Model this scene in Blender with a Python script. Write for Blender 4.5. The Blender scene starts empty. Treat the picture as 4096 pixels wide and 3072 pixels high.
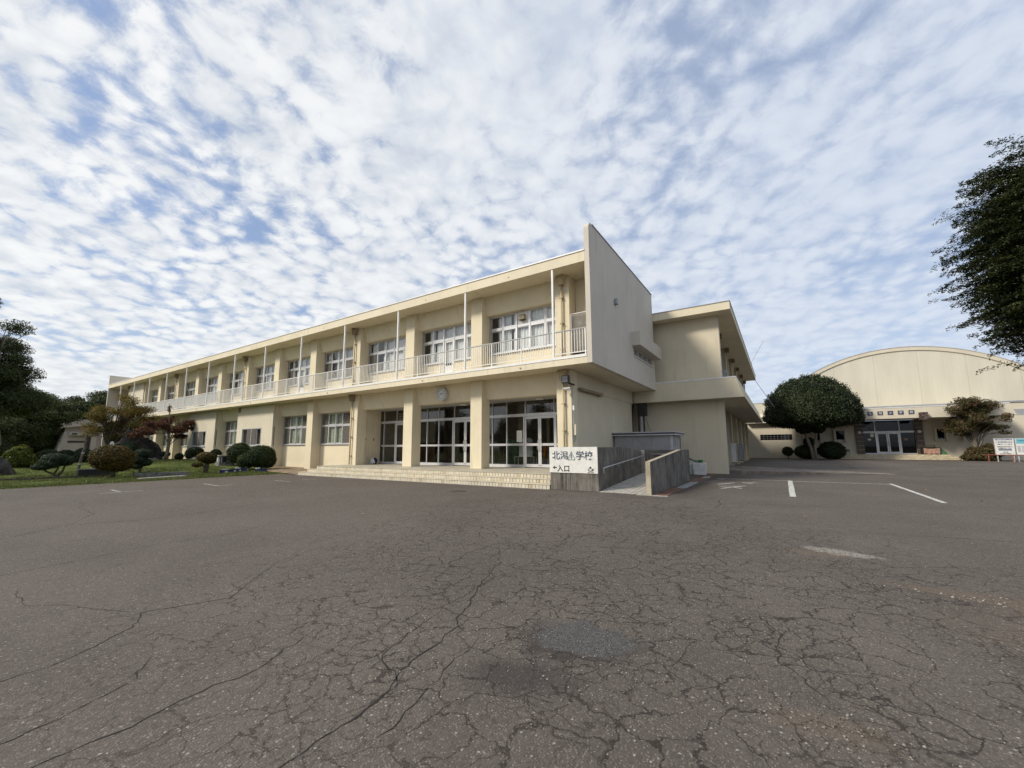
import bpy, bmesh, math, random
import numpy as np
from mathutils import Vector, Matrix, Euler
R = math.radians
scene = bpy.context.scene
col = scene.collection
rng = np.random.default_rng(7)
random.seed(7)

# ---------------------------------------------------------------- camera
FPX, YAW, PIT, ROLL, CY = 1633.93, 0.575819, 0.129505, -0.004818, 1577.24
CAM_H = 1.5
def cam_axes():
    fw = Vector((-math.sin(YAW)*math.cos(PIT), math.cos(YAW)*math.cos(PIT), math.sin(PIT)))
    r = Vector((math.cos(YAW), math.sin(YAW), 0)); u = r.cross(fw)
    c, s = math.cos(ROLL), math.sin(ROLL)
    return c*r + s*u, -s*r + c*u, fw
_r, _u, _f = cam_axes()
cd = bpy.data.cameras.new('camera'); cam = bpy.data.objects.new('camera', cd); col.objects.link(cam)
cd.sensor_width = 36.0; cd.lens = 36.0*FPX/4096; cd.shift_y = (CY-1536)/4096
cd.clip_start = 0.05; cd.clip_end = 3000
m = Matrix.Identity(4)
for i in range(3):
    m[i][0], m[i][1], m[i][2] = _r[i], _u[i], -_f[i]
m[2][3] = CAM_H
cam.matrix_world = m
scene.camera = cam

# ---------------------------------------------------------------- light and sky
SUN_EL, SUN_AZ = R(38), R(36)          # azimuth measured from straight behind the facade viewer towards the left
sdir = Vector((-math.sin(SUN_AZ)*math.cos(SUN_EL), -math.cos(SUN_AZ)*math.cos(SUN_EL), math.sin(SUN_EL)))
sl = bpy.data.lights.new('sun', 'SUN'); sun = bpy.data.objects.new('sun', sl); col.objects.link(sun)
sl.energy = 2.7; sl.angle = R(11); sl.color = (1.0, 0.92, 0.80)
sun.rotation_euler = sdir.to_track_quat('Z', 'Y').to_euler()
sun.location = (0, 0, 60)
scene.view_settings.view_transform = 'Standard'; scene.view_settings.look = 'None'
scene.view_settings.exposure = 0.34; scene.view_settings.gamma = 1.0

cy_ = scene.cycles
cy_.max_bounces = 5; cy_.diffuse_bounces = 3; cy_.glossy_bounces = 2; cy_.transmission_bounces = 2; cy_.transparent_max_bounces = 10
cy_.caustics_reflective = False; cy_.caustics_refractive = False
cy_.use_adaptive_sampling = True; cy_.adaptive_threshold = 0.02
cy_.use_denoising = True; cy_.denoiser = 'OPENIMAGEDENOISE'; cy_.denoising_input_passes = 'RGB_ALBEDO_NORMAL'; cy_.denoising_prefilter = 'NONE'

def N(nt, t, **kw):
    n = nt.nodes.new(t)
    for k, v in kw.items():
        if k == 'inp':
            for kk, vv in v.items(): n.inputs[kk].default_value = vv
        else: setattr(n, k, v)
    return n
def math_(nt, op, a, b=None, c=None, clamp=False):
    n = nt.nodes.new('ShaderNodeMath'); n.operation = op; n.use_clamp = clamp
    for i, v in enumerate((a, b, c)):
        if v is None: continue
        if isinstance(v, (int, float)): n.inputs[i].default_value = v
        else: nt.links.new(v, n.inputs[i])
    return n.outputs[0]
def sstep(nt, v, a, b):
    n = nt.nodes.new('ShaderNodeMapRange'); n.interpolation_type = 'SMOOTHSTEP'; n.clamp = True
    nt.links.new(v, n.inputs[0]); n.inputs[1].default_value = a; n.inputs[2].default_value = b
    n.inputs[3].default_value = 0; n.inputs[4].default_value = 1
    return n.outputs[0]
def mixc(nt, f, a, b, mode='MIX'):
    n = nt.nodes.new('ShaderNodeMix'); n.data_type = 'RGBA'; n.blend_type = mode
    for i, v in ((0, f), (6, a), (7, b)):
        if isinstance(v, (int, float)): n.inputs[i].default_value = v
        elif isinstance(v, tuple): n.inputs[i].default_value = v if len(v) == 4 else (*v, 1)
        else: nt.links.new(v, n.inputs[i])
    return n.outputs[2]
def noise(nt, vec, scale, detail=4, rough=0.55, dist=0.0, out=0):
    n = nt.nodes.new('ShaderNodeTexNoise'); n.inputs['Scale'].default_value = scale
    n.inputs['Detail'].default_value = detail; n.inputs['Roughness'].default_value = rough; n.inputs['Distortion'].default_value = dist
    if vec is not None: nt.links.new(vec, n.inputs['Vector'])
    return n.outputs[out]
def vmap(nt, vec, scale=(1, 1, 1), loc=(0, 0, 0), rot=(0, 0, 0)):
    n = nt.nodes.new('ShaderNodeMapping'); nt.links.new(vec, n.inputs[0])
    n.inputs['Location'].default_value = loc; n.inputs['Scale'].default_value = scale; n.inputs['Rotation'].default_value = rot
    return n.outputs[0]

SKY_X, SKY_Y = 2.3, 0.4
w = bpy.data.worlds.new('World'); scene.world = w; w.use_nodes = True
nt = w.node_tree; nt.nodes.clear()
out = nt.nodes.new('ShaderNodeOutputWorld'); bg = nt.nodes.new('ShaderNodeBackground')
sky = nt.nodes.new('ShaderNodeTexSky'); sky.sky_type = 'NISHITA'; sky.sun_disc = False
sky.sun_elevation = SUN_EL; sky.sun_rotation = math.atan2(sdir.x, sdir.y)
sky.air_density = 1.0; sky.dust_density = 1.5; sky.ozone_density = 1.2
tc = nt.nodes.new('ShaderNodeTexCoord'); sx = nt.nodes.new('ShaderNodeSeparateXYZ'); nt.links.new(tc.outputs['Generated'], sx.inputs[0])
zc = math_(nt, 'ADD', math_(nt, 'MAXIMUM', sx.outputs[2], 0.0), 0.20)
cp = nt.nodes.new('ShaderNodeCombineXYZ')
nt.links.new(math_(nt, 'DIVIDE', sx.outputs[0], zc), cp.inputs[0]); nt.links.new(math_(nt, 'DIVIDE', sx.outputs[1], zc), cp.inputs[1])
P0 = vmap(nt, cp.outputs[0], (1.22, 1.22, 1), (SKY_X, SKY_Y, 0), (0, 0, R(-20)))
P1 = vmap(nt, P0, (1.0, 0.95, 1))
wz = nt.nodes.new('ShaderNodeTexNoise'); wz.inputs['Scale'].default_value = 3.0; wz.inputs['Detail'].default_value = 3; wz.inputs['Roughness'].default_value = 0.6; nt.links.new(P1, wz.inputs['Vector'])
wv = nt.nodes.new('ShaderNodeVectorMath'); wv.operation = 'MULTIPLY_ADD'
nt.links.new(wz.outputs['Color'], wv.inputs[0]); wv.inputs[1].default_value = (0.16, 0.16, 0); nt.links.new(P1, wv.inputs[2])
PW = wv.outputs[0]
big = noise(nt, P0, 1.1, 2, 0.5, 0.0)
med = noise(nt, P1, 4.2, 4, 0.58, 0.0)
puf = noise(nt, PW, 17.0, 4, 0.66, 0.0)
vo = nt.nodes.new('ShaderNodeTexVoronoi'); vo.feature = 'SMOOTH_F1'; vo.inputs['Scale'].default_value = 12.0; vo.inputs['Smoothness'].default_value = 0.6; vo.voronoi_dimensions = '2D'
nt.links.new(PW, vo.inputs['Vector'])
cell = math_(nt, 'SUBTRACT', math_(nt, 'MULTIPLY', puf, 0.62), math_(nt, 'MULTIPLY', vo.outputs['Distance'], 0.46))
dotn = nt.nodes.new('ShaderNodeVectorMath'); dotn.operation = 'DOT_PRODUCT'; nt.links.new(tc.outputs['Generated'], dotn.inputs[0])
dotn.inputs[1].default_value = (-0.95, -0.30, 0.0)
side = sstep(nt, dotn.outputs['Value'], -0.55, 0.80)
cw = math_(nt, 'ADD', math_(nt, 'MULTIPLY', side, 0.40), 0.60)
d = math_(nt, 'ADD', math_(nt, 'MULTIPLY', big, 0.95), math_(nt, 'MULTIPLY', med, 0.55))
d = math_(nt, 'ADD', d, math_(nt, 'MULTIPLY', cell, cw))
mask = sstep(nt, d, 0.51, 0.90)
mask = math_(nt, 'ADD', math_(nt, 'MULTIPLY', mask, math_(nt, 'ADD', math_(nt, 'MULTIPLY', side, 0.25), 0.62)), math_(nt, 'MULTIPLY', math_(nt, 'SUBTRACT', 1.0, side), 0.24), clamp=True)
# every puff is white where thin and lit, greyer in its body; broad grey swells run through the deck
body = math_(nt, 'ADD', math_(nt, 'MULTIPLY', noise(nt, vmap(nt, PW, (1, 1, 1), (0.05, 0.04, 0)), 5.0, 3, 0.6), 0.80), math_(nt, 'MULTIPLY', math_(nt, 'SUBTRACT', 0.25, cell), 0.55))
thick = sstep(nt, body, 0.26, 0.78)
white = mixc(nt, side, (6.4, 6.9, 7.7), (8.8, 8.8, 8.6))
grey = mixc(nt, side, (4.9, 5.6, 6.9), (5.6, 6.0, 6.5))
cloud = mixc(nt, thick, white, grey)
skyc = mixc(nt, 0.42, sky.outputs[0], mixc(nt, side, (4.2, 5.4, 8.0), (3.9, 5.2, 8.1)))
full = mixc(nt, mask, skyc, cloud)
# air near the horizon softens the far cloud
hz_ = math_(nt, 'SUBTRACT', 1.0, sstep(nt, sx.outputs[2], 0.0, 0.34))
full = mixc(nt, math_(nt, 'MULTIPLY', hz_, 0.34), full, mixc(nt, side, (5.4, 6.3, 7.8), (7.0, 7.3, 7.5)))
low = sstep(nt, sx.outputs[2], -0.02, 0.02)
full = mixc(nt, low, (2.2, 2.3, 2.3), full)
nt.links.new(full, bg.inputs[0]); bg.inputs[1].default_value = 0.092
nt.links.new(bg.outputs[0], out.inputs[0])
w.cycles.sampling_method = 'MANUAL'; w.cycles.sample_map_resolution = 512

# ---------------------------------------------------------------- helpers
def tag(o, label=None, cat=None, group=None, kind=None):
    if label: o['label'] = label
    if cat: o['category'] = cat
    if group: o['group'] = group
    if kind: o['kind'] = kind
    return o
def empty(name, loc=(0, 0, 0), rz=0):
    o = bpy.data.objects.new(name, None); o.location = loc; o.rotation_euler = (0, 0, rz); o.empty_display_size = 0.2
    col.objects.link(o); return o
def thing(name, label, cat, group=None, loc=(0, 0, 0), rz=0):
    return tag(empty(name, loc, rz), label, cat, group)
def dup(o, parent=None):
    c = o.copy(); col.objects.link(c); c.parent = parent
    if parent is not None: c.matrix_parent_inverse = o.matrix_parent_inverse.copy()
    for ch in list(o.children): dup(ch, c)
    return c
class MB:
    def __init__(s): s.v = []; s.f = []
    def add(s, vs, fs):
        b = len(s.v); s.v += [tuple(p) for p in vs]; s.f += [tuple(b+i for i in f) for f in fs]; return s
    def box(s, x0, x1, y0, y1, z0, z1):
        if x0 > x1: x0, x1 = x1, x0
        if y0 > y1: y0, y1 = y1, y0
        if z0 > z1: z0, z1 = z1, z0
        return s.add([(x0,y0,z0),(x1,y0,z0),(x1,y1,z0),(x0,y1,z0),(x0,y0,z1),(x1,y0,z1),(x1,y1,z1),(x0,y1,z1)],
                     [(0,3,2,1),(4,5,6,7),(0,1,5,4),(1,2,6,5),(2,3,7,6),(3,0,4,7)])
    def prism(s, poly, axis, a, b):
        """extrude a 2D polygon along axis from a to b (axis x: poly=(y,z), y: (x,z), z: (x,y))"""
        n = len(poly)
        def P(p, t):
            return {'x': (t, p[0], p[1]), 'y': (p[0], t, p[1]), 'z': (p[0], p[1], t)}[axis]
        vs = [P(p, a) for p in poly] + [P(p, b) for p in poly]
        fs = [tuple(range(n)), tuple(range(2*n-1, n-1, -1))] + [(i, n+i, n+(i+1) % n, (i+1) % n) for i in range(n)]
        return s.add(vs, fs)
    def tube(s, pts, r, n=8, cap=True):
        pts = [Vector(p) for p in pts]; rs = r if isinstance(r, (list, tuple)) else [r]*len(pts)
        rings = []; up = None
        for i, p in enumerate(pts):
            d = (pts[min(i+1, len(pts)-1)] - pts[max(i-1, 0)]).normalized()
            if up is None: up = Vector((0, 0, 1)) if abs(d.z) < 0.9 else Vector((1, 0, 0))
            a = d.cross(up).normalized(); b = d.cross(a).normalized(); up = -b if False else up
            rings.append([p + rs[i]*(math.cos(2*math.pi*k/n)*a + math.sin(2*math.pi*k/n)*b) for k in range(n)])
        vs = [v for rg in rings for v in rg]; fs = []
        for i in range(len(rings)-1):
            for k in range(n):
                fs.append((i*n+k, i*n+(k+1) % n, (i+1)*n+(k+1) % n, (i+1)*n+k))
        if cap:
            fs.append(tuple(range(n-1, -1, -1))); fs.append(tuple((len(rings)-1)*n+k for k in range(n)))
        return s.add(vs, fs)
    def lathe(s, prof, n=16, c=(0, 0, 0), axis='z'):
        vs = []; fs = []
        for r, h in prof:
            for k in range(n):
                a = 2*math.pi*k/n; x, y = r*math.cos(a), r*math.sin(a)
                p = (x, y, h) if axis == 'z' else ((h, x, y) if axis == 'x' else (x, h, y))
                vs.append((c[0]+p[0], c[1]+p[1], c[2]+p[2]))
        for i in range(len(prof)-1):
            for k in range(n): fs.append((i*n+k, i*n+(k+1) % n, (i+1)*n+(k+1) % n, (i+1)*n+k))
        fs.append(tuple(range(n-1, -1, -1))); fs.append(tuple((len(prof)-1)*n+k for k in range(n)))
        return s.add(vs, fs)
    def mesh(s, name):
        me = bpy.data.meshes.new(name); me.from_pydata(s.v, [], s.f)
        bm = bmesh.new(); bm.from_mesh(me); bmesh.ops.recalc_face_normals(bm, faces=bm.faces); bm.to_mesh(me); bm.free()
        return me
    def build(s, name, mat, parent=None, smooth=False, bevel=0.0):
        me = s.mesh(name); me.materials.append(mat)
        if smooth: me.shade_smooth()
        o = bpy.data.objects.new(name, me); col.objects.link(o); o.parent = parent
        if bevel:
            b = o.modifiers.new('bevel', 'BEVEL'); b.width = bevel; b.segments = 2; b.limit_method = 'ANGLE'; b.angle_limit = R(40)
        return o
def meshobj(name, me, mat, parent=None):
    o = bpy.data.objects.new(name, me)
    if mat is not None and not me.materials: me.materials.append(mat)
    col.objects.link(o); o.parent = parent; return o
def np_mesh(name, V, quads=None, tris=None):
    me = bpy.data.meshes.new(name); V = np.asarray(V, dtype=np.float32)
    F = quads if quads is not None else tris; k = 4 if quads is not None else 3
    F = np.asarray(F, dtype=np.int32)
    me.vertices.add(len(V)); me.vertices.foreach_set('co', V.ravel())
    me.loops.add(F.size); me.loops.foreach_set('vertex_index', F.ravel())
    me.polygons.add(len(F)); me.polygons.foreach_set('loop_start', np.arange(0, F.size, k, dtype=np.int32))
    me.polygons.foreach_set('loop_total', np.full(len(F), k, dtype=np.int32))
    me.update(calc_edges=True); me.validate(); return me

# ---------------------------------------------------------------- materials
def newmat(name):
    mt = bpy.data.materials.new(name); mt.use_nodes = True; nt = mt.node_tree
    b = nt.nodes['Principled BSDF']; return mt, nt, b
def objco(nt):
    g = nt.nodes.new('ShaderNodeNewGeometry'); return g.outputs['Position']
def plain(name, colr, rough=0.6, var=0.06, vscale=3.0, metal=0.0, bump=0.0, bscale=60, spec=0.5):
    mt, nt, b = newmat(name); P = objco(nt)
    n = noise(nt, P, vscale, 5, 0.6)
    dark = tuple(max(0, c*(1-var*2.2)) for c in colr); lite = tuple(min(1, c*(1+var*1.2)) for c in colr)
    nt.links.new(mixc(nt, sstep(nt, n, 0.3, 0.7), dark, lite), b.inputs['Base Color'])
    b.inputs['Roughness'].default_value = rough; b.inputs['Metallic'].default_value = metal; b.inputs['Specular IOR Level'].default_value = spec
    if bump:
        bp = nt.nodes.new('ShaderNodeBump'); bp.inputs['Strength'].default_value = bump; bp.inputs['Distance'].default_value = 0.01
        nt.links.new(noise(nt, P, bscale, 3, 0.6), bp.inputs['Height']); nt.links.new(bp.outputs[0], b.inputs['Normal'])
    return mt
def paintwall(name, colr, stain=0.25, rough=0.75, stcol=(0.16, 0.14, 0.11)):
    """painted render: fine roller texture, faint clouding, dirt runs that start at random heights"""
    mt, nt, b = newmat(name); P = objco(nt)
    c1 = mixc(nt, sstep(nt, noise(nt, P, 0.6, 5, 0.6), 0.3, 0.7), tuple(c*0.93 for c in colr), tuple(min(1, c*1.03) for c in colr))
    st = noise(nt, vmap(nt, P, (5.5, 5.5, 0.35)), 1.0, 6, 0.62)
    pt = noise(nt, P, 0.45, 3, 0.5)
    run = math_(nt, 'MULTIPLY', sstep(nt, st, 0.50, 0.78), sstep(nt, pt, 0.36, 0.66))
    c2 = mixc(nt, math_(nt, 'MULTIPLY', run, stain), c1, stcol)
    sp = noise(nt, P, 34, 2, 0.5)
    c3 = mixc(nt, math_(nt, 'MULTIPLY', sstep(nt, sp, 0.72, 0.80), 0.10*min(1, stain*4)), c2, stcol)
    nt.links.new(c3, b.inputs['Base Color']); b.inputs['Roughness'].default_value = rough; b.inputs['Specular IOR Level'].default_value = 0.3
    bp = nt.nodes.new('ShaderNodeBump'); bp.inputs['Strength'].default_value = 0.35; bp.inputs['Distance'].default_value = 0.004
    nt.links.new(noise(nt, P, 90, 4, 0.7), bp.inputs['Height']); nt.links.new(bp.outputs[0], b.inputs['Normal'])
    return mt
def glassmat(name, tint=(0.965, 0.975, 0.97), refl=1.0):
    mt, nt, b = newmat(name); nt.nodes.remove(b)
    o = nt.nodes['Material Output']; tr = nt.nodes.new('ShaderNodeBsdfTransparent'); tr.inputs[0].default_value = (*tint, 1)
    gl = nt.nodes.new('ShaderNodeBsdfGlossy'); gl.inputs['Roughness'].default_value = 0.015; gl.inputs[0].default_value = (0.95, 0.97, 1, 1)
    ge = nt.nodes.new('ShaderNodeNewGeometry'); dt = nt.nodes.new('ShaderNodeVectorMath'); dt.operation = 'DOT_PRODUCT'
    nt.links.new(ge.outputs['Incoming'], dt.inputs[0]); nt.links.new(ge.outputs['Normal'], dt.inputs[1])
    om = math_(nt, 'SUBTRACT', 1.0, math_(nt, 'ABSOLUTE', dt.outputs['Value'])); fr = math_(nt, 'ADD', math_(nt, 'MULTIPLY', math_(nt, 'POWER', om, 5.0), 0.95), 0.045)
    bp = nt.nodes.new('ShaderNodeBump'); bp.inputs['Strength'].default_value = 0.02; bp.inputs['Distance'].default_value = 0.02
    nt.links.new(noise(nt, objco(nt), 1.3, 1, 0.5), bp.inputs['Height']); nt.links.new(bp.outputs[0], gl.inputs['Normal'])
    mx = nt.nodes.new('ShaderNodeMixShader'); nt.links.new(math_(nt, 'MULTIPLY', fr, refl, clamp=True), mx.inputs[0])
    nt.links.new(tr.outputs[0], mx.inputs[1]); nt.links.new(gl.outputs[0], mx.inputs[2]); nt.links.new(mx.outputs[0], o.inputs[0])
    return mt
def screenmat(name, colr, alpha):
    mt, nt, b = newmat(name); o = nt.nodes['Material Output']; tr = nt.nodes.new('ShaderNodeBsdfTransparent')
    b.inputs['Base Color'].default_value = (*colr, 1); b.inputs['Roughness'].default_value = 0.8
    mx = nt.nodes.new('ShaderNodeMixShader'); mx.inputs[0].default_value = alpha
    nt.links.new(tr.outputs[0], mx.inputs[1]); nt.links.new(b.outputs[0], mx.inputs[2]); nt.links.new(mx.outputs[0], o.inputs[0]); return mt
def leafmat(name, cols, trans=0.25, rough=0.55):
    mt, nt, b = newmat(name); g = nt.nodes.new('ShaderNodeNewGeometry')
    cr = nt.nodes.new('ShaderNodeValToRGB'); e = cr.color_ramp.elements
    e[0].color = (*cols[0], 1); e[0].position = 0
    e[1].color = (*cols[-1], 1); e[1].position = 1
    for i, c in enumerate(cols[1:-1]):
        x = cr.color_ramp.elements.new((i+1)/(len(cols)-1)); x.color = (*c, 1)
    big = noise(nt, g.outputs['Position'], 1.4, 0, 0.5)
    v = math_(nt, 'ADD', math_(nt, 'MULTIPLY', g.outputs['Random Per Island'], 0.75), math_(nt, 'MULTIPLY', math_(nt, 'SUBTRACT', big, 0.35), 0.85), clamp=True)
    nt.links.new(v, cr.inputs[0]); nt.links.new(cr.outputs[0], b.inputs['Base Color'])
    b.inputs['Roughness'].default_value = rough; b.inputs['Specular IOR Level'].default_value = 0.35
    o = nt.nodes['Material Output']; tl = nt.nodes.new('ShaderNodeBsdfTranslucent'); nt.links.new(mixc(nt, 0.5, cr.outputs[0], (0.30, 0.34, 0.05), 'MULTIPLY'), tl.inputs[0])
    nt.links.new(cr.outputs[0], tl.inputs[0])
    mx = nt.nodes.new('ShaderNodeMixShader'); mx.inputs[0].default_value = trans
    nt.links.new(b.outputs[0], mx.inputs[1]); nt.links.new(tl.outputs[0], mx.inputs[2]); nt.links.new(mx.outputs[0], o.inputs[0])
    return mt

CREAM = (0.76, 0.675, 0.49)
M = {}
M['wall'] = paintwall('cream_wall_paint', CREAM, 0.36)
M['soffit'] = paintwall('cream_soffit_paint', (0.72, 0.655, 0.51), 0.14)
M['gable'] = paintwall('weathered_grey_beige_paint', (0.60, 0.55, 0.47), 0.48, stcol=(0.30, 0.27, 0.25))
M['fascia'] = paintwall('fascia_paint', (0.75, 0.67, 0.50), 0.36)
M['wing'] = paintwall('beige_wing_paint', (0.66, 0.59, 0.44), 0.32)
M['board'] = paintwall('cream_boarding', (0.68, 0.615, 0.48), 0.14)
M['gymwall'] = paintwall('gym_wall_paint', (0.62, 0.565, 0.45), 0.20)
M['white'] = plain('white_painted_metal', (0.80, 0.79, 0.75), 0.45, 0.03)
M['alu'] = plain('aluminium_frame', (0.66, 0.66, 0.67), 0.40, 0.03, metal=0.35)
M['trim'] = plain('roof_trim', (0.80, 0.80, 0.80), 0.4, 0.04)
M['pipe'] = plain('tan_pipe', (0.52, 0.42, 0.25), 0.5, 0.05)
M['hopper'] = plain('brown_hopper', (0.26, 0.20, 0.12), 0.6, 0.10)
M['dark'] = plain('dark_gap', (0.03, 0.028, 0.025), 0.8, 0.05)
M['black'] = plain('black_plastic', (0.018, 0.018, 0.02), 0.45, 0.05)
M['grey'] = plain('mid_grey_metal', (0.30, 0.31, 0.33), 0.45, 0.05)
M['lgrey'] = plain('light_grey_metal', (0.50, 0.50, 0.50), 0.45, 0.05)
M['glass'] = glassmat('window_glass')
M['doorglass'] = glassmat('door_glass', (0.86, 0.88, 0.88), 1.0)
M['darkglass'] = glassmat('tinted_glass', (0.16, 0.18, 0.21), 0.55)
M['screen'] = screenmat('insect_screen', (0.16, 0.145, 0.125), 0.62)
M['mesh'] = screenmat('fine_rail_mesh', (0.70, 0.70, 0.70), 0.45)
M['curtain'] = plain('white_curtain', (0.82, 0.83, 0.82), 0.9, 0.04, 6)
M['gcurtain'] = plain('pale_green_curtain', (0.50, 0.54, 0.40), 0.9, 0.08, 5)
M['floor_in'] = plain('interior_floor', (0.16, 0.12, 0.08), 0.35, 0.08)
M['wall_in'] = plain('interior_wall', (0.36, 0.31, 0.24), 0.8, 0.06)
M['wood'] = plain('brown_wood', (0.17, 0.09, 0.05), 0.55, 0.15, 6)
M['palewood'] = plain('pale_wood', (0.42, 0.34, 0.22), 0.55, 0.1, 6)
M['signwhite'] = plain('sign_white', (0.76, 0.75, 0.70), 0.55, 0.05, 5)
M['ink'] = plain('sign_blue_grey', (0.045, 0.075, 0.115), 0.6, 0.35, 22)
M['inkgreen'] = plain('sign_green', (0.12, 0.22, 0.20), 0.6, 0.2, 20)
M['inkblack'] = plain('sign_black', (0.03, 0.03, 0.035), 0.6, 0.35, 30)
M['paint'] = plain('white_road_paint', (0.56, 0.55, 0.51), 0.7, 0.22, 11)
M['oldpaint'] = plain('worn_road_paint', (0.34, 0.33, 0.30), 0.8, 0.2, 9)
M['tile'] = plain('cream_step_tile', (0.60, 0.545, 0.42), 0.45, 0.07, 2.5)
M['grout'] = plain('dark_grout', (0.09, 0.075, 0.06), 0.9, 0.1, 8)
M['porch'] = plain('porch_floor_tile', (0.48, 0.435, 0.34), 0.6, 0.08, 2, bump=0.2, bscale=30)
M['rust'] = plain('rusty_steel', (0.15, 0.075, 0.045), 0.75, 0.3, 5, bump=0.3, bscale=40)
M['galv'] = plain('galvanised_grating', (0.36, 0.38, 0.38), 0.5, 0.08, 8)
M['lconc'] = plain('light_concrete', (0.36, 0.33, 0.29), 0.9, 0.12, 3, bump=0.3, bscale=50)
M['shed'] = plain('grey_shed_panel', (0.33, 0.32, 0.325), 0.5, 0.04, 2)
M['shedtrim'] = plain('dark_blue_trim', (0.055, 0.06, 0.085), 0.45, 0.08)
M['foam'] = plain('white_plastic_crate', (0.66, 0.66, 0.63), 0.6, 0.06, 5)
M['green'] = plain('green_plastic', (0.02, 0.16, 0.05), 0.4, 0.1)
M['blue'] = plain('blue_plastic', (0.015, 0.025, 0.12), 0.4, 0.1)
M['bark'] = plain('bark', (0.10, 0.08, 0.06), 0.95, 0.3, 9, bump=0.8, bscale=25)
M['palebark'] = plain('pale_bark', (0.22, 0.19, 0.15), 0.9, 0.2, 7, bump=0.5, bscale=25)
M['rock'] = plain('dark_garden_rock', (0.055, 0.047, 0.043), 0.95, 0.35, 2.5, bump=1.0, bscale=9)
M['stone'] = plain('grey_stone', (0.17, 0.165, 0.16), 0.9, 0.2, 4, bump=0.6, bscale=20)
M['pavil'] = paintwall('pinkish_grey_render', (0.44, 0.385, 0.345), 0.35)
M['browntile'] = plain('brown_pillar_tile', (0.105, 0.075, 0.055), 0.5, 0.12, 5)
M['signnavy'] = plain('navy_plaque', (0.025, 0.035, 0.08), 0.4, 0.1)
M['cyan'] = plain('turquoise_print', (0.16, 0.48, 0.55), 0.5, 0.05)
M['navyprint'] = plain('navy_print', (0.05, 0.08, 0.22), 0.5, 0.05)
M['red'] = plain('faded_red_paint', (0.30, 0.085, 0.05), 0.6, 0.15, 6)
M['cloth'] = plain('faded_orange_sheet', (0.40, 0.23, 0.17), 0.85, 0.15, 6)
M['net'] = plain('green_net', (0.06, 0.16, 0.07), 0.9, 0.2, 8)
M['orange'] = plain('orange_cloth', (0.65, 0.22, 0.03), 0.8, 0.1)
M['clockface'] = plain('clock_face', (0.68, 0.70, 0.68), 0.4, 0.02)
M['soil'] = plain('bare_soil', (0.17, 0.125, 0.08), 0.95, 0.2, 4, bump=0.6, bscale=20)
M['sand'] = plain('sandy_paving', (0.27, 0.20, 0.125), 0.9, 0.2, 2, bump=0.4, bscale=25)

# streaked board-marked concrete
def streak_concrete():
    mt, nt, b = newmat('streaked_concrete'); P = objco(nt)
    base = mixc(nt, sstep(nt, noise(nt, P, 1.9, 6, 0.65), 0.3, 0.7), (0.135, 0.124, 0.110), (0.235, 0.217, 0.190))
    st = math_(nt, 'ADD', math_(nt, 'MULTIPLY', noise(nt, vmap(nt, P, (13, 13, 0.45)), 1.0, 5, 0.7, 0.3), 0.62), math_(nt, 'MULTIPLY', noise(nt, vmap(nt, P, (3.1, 3.1, 0.5)), 1.0, 4, 0.6), 0.38))
    pt = noise(nt, P, 1.1, 5, 0.6)
    c = mixc(nt, math_(nt, 'MULTIPLY', sstep(nt, st, 0.40, 0.66), math_(nt, 'ADD', math_(nt, 'MULTIPLY', sstep(nt, pt, 0.25, 0.7), 0.75), 0.28), clamp=True), base, (0.034, 0.030, 0.027))
    lt = noise(nt, vmap(nt, P, (19, 19, 0.6), (3, 1, 0)), 1.0, 5, 0.65)
    c = mixc(nt, math_(nt, 'MULTIPLY', sstep(nt, lt, 0.60, 0.80), 0.40), c, (0.40, 0.375, 0.33))
    nt.links.new(c, b.inputs['Base Color']); b.inputs['Roughness'].default_value = 0.92; b.inputs['Specular IOR Level'].default_value = 0.2
    bp = nt.nodes.new('ShaderNodeBump'); bp.inputs['Strength'].default_value = 0.4; bp.inputs['Distance'].default_value = 0.01
    nt.links.new(noise(nt, P, 35, 5, 0.65), bp.inputs['Height']); nt.links.new(bp.outputs[0], b.inputs['Normal'])
    return mt
M['conc'] = streak_concrete()

# ribbed metal siding of the hall
def siding():
    mt, nt, b = newmat('ribbed_siding'); P = objco(nt)
    sp = nt.nodes.new('ShaderNodeSeparateXYZ'); nt.links.new(P, sp.inputs[0])
    fr = math_(nt, 'FRACT', math_(nt, 'MULTIPLY', sp.outputs[0], 3.0))
    rib = math_(nt, 'LESS_THAN', math_(nt, 'ABSOLUTE', math_(nt, 'SUBTRACT', fr, 0.5)), 0.10)
    pan = math_(nt, 'LESS_THAN', math_(nt, 'FRACT', math_(nt, 'ADD', math_(nt, 'MULTIPLY', sp.outputs[0], 0.27), 0.35)), 0.012)
    c0 = mixc(nt, sstep(nt, noise(nt, vmap(nt, P, (1, 1, 0.25)), 0.8, 4, 0.6), 0.3, 0.7), (0.575, 0.54, 0.44), (0.63, 0.595, 0.49))
    c1 = mixc(nt, math_(nt, 'MULTIPLY', rib, 0.05), c0, (0.33, 0.30, 0.22)); c1 = mixc(nt, math_(nt, 'MULTIPLY', pan, 0.35), c1, (0.25, 0.23, 0.18))
    nt.links.new(c1, b.inputs['Base Color']); b.inputs['Roughness'].default_value = 0.55
    bp = nt.nodes.new('ShaderNodeBump'); bp.inputs['Strength'].default_value = 0.2; bp.inputs['Distance'].default_value = 0.01
    nt.links.new(math_(nt, 'SUBTRACT', 1.0, rib), bp.inputs['Height']); nt.links.new(bp.outputs[0], b.inputs['Normal'])
    return mt
M['siding'] = siding()
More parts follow.
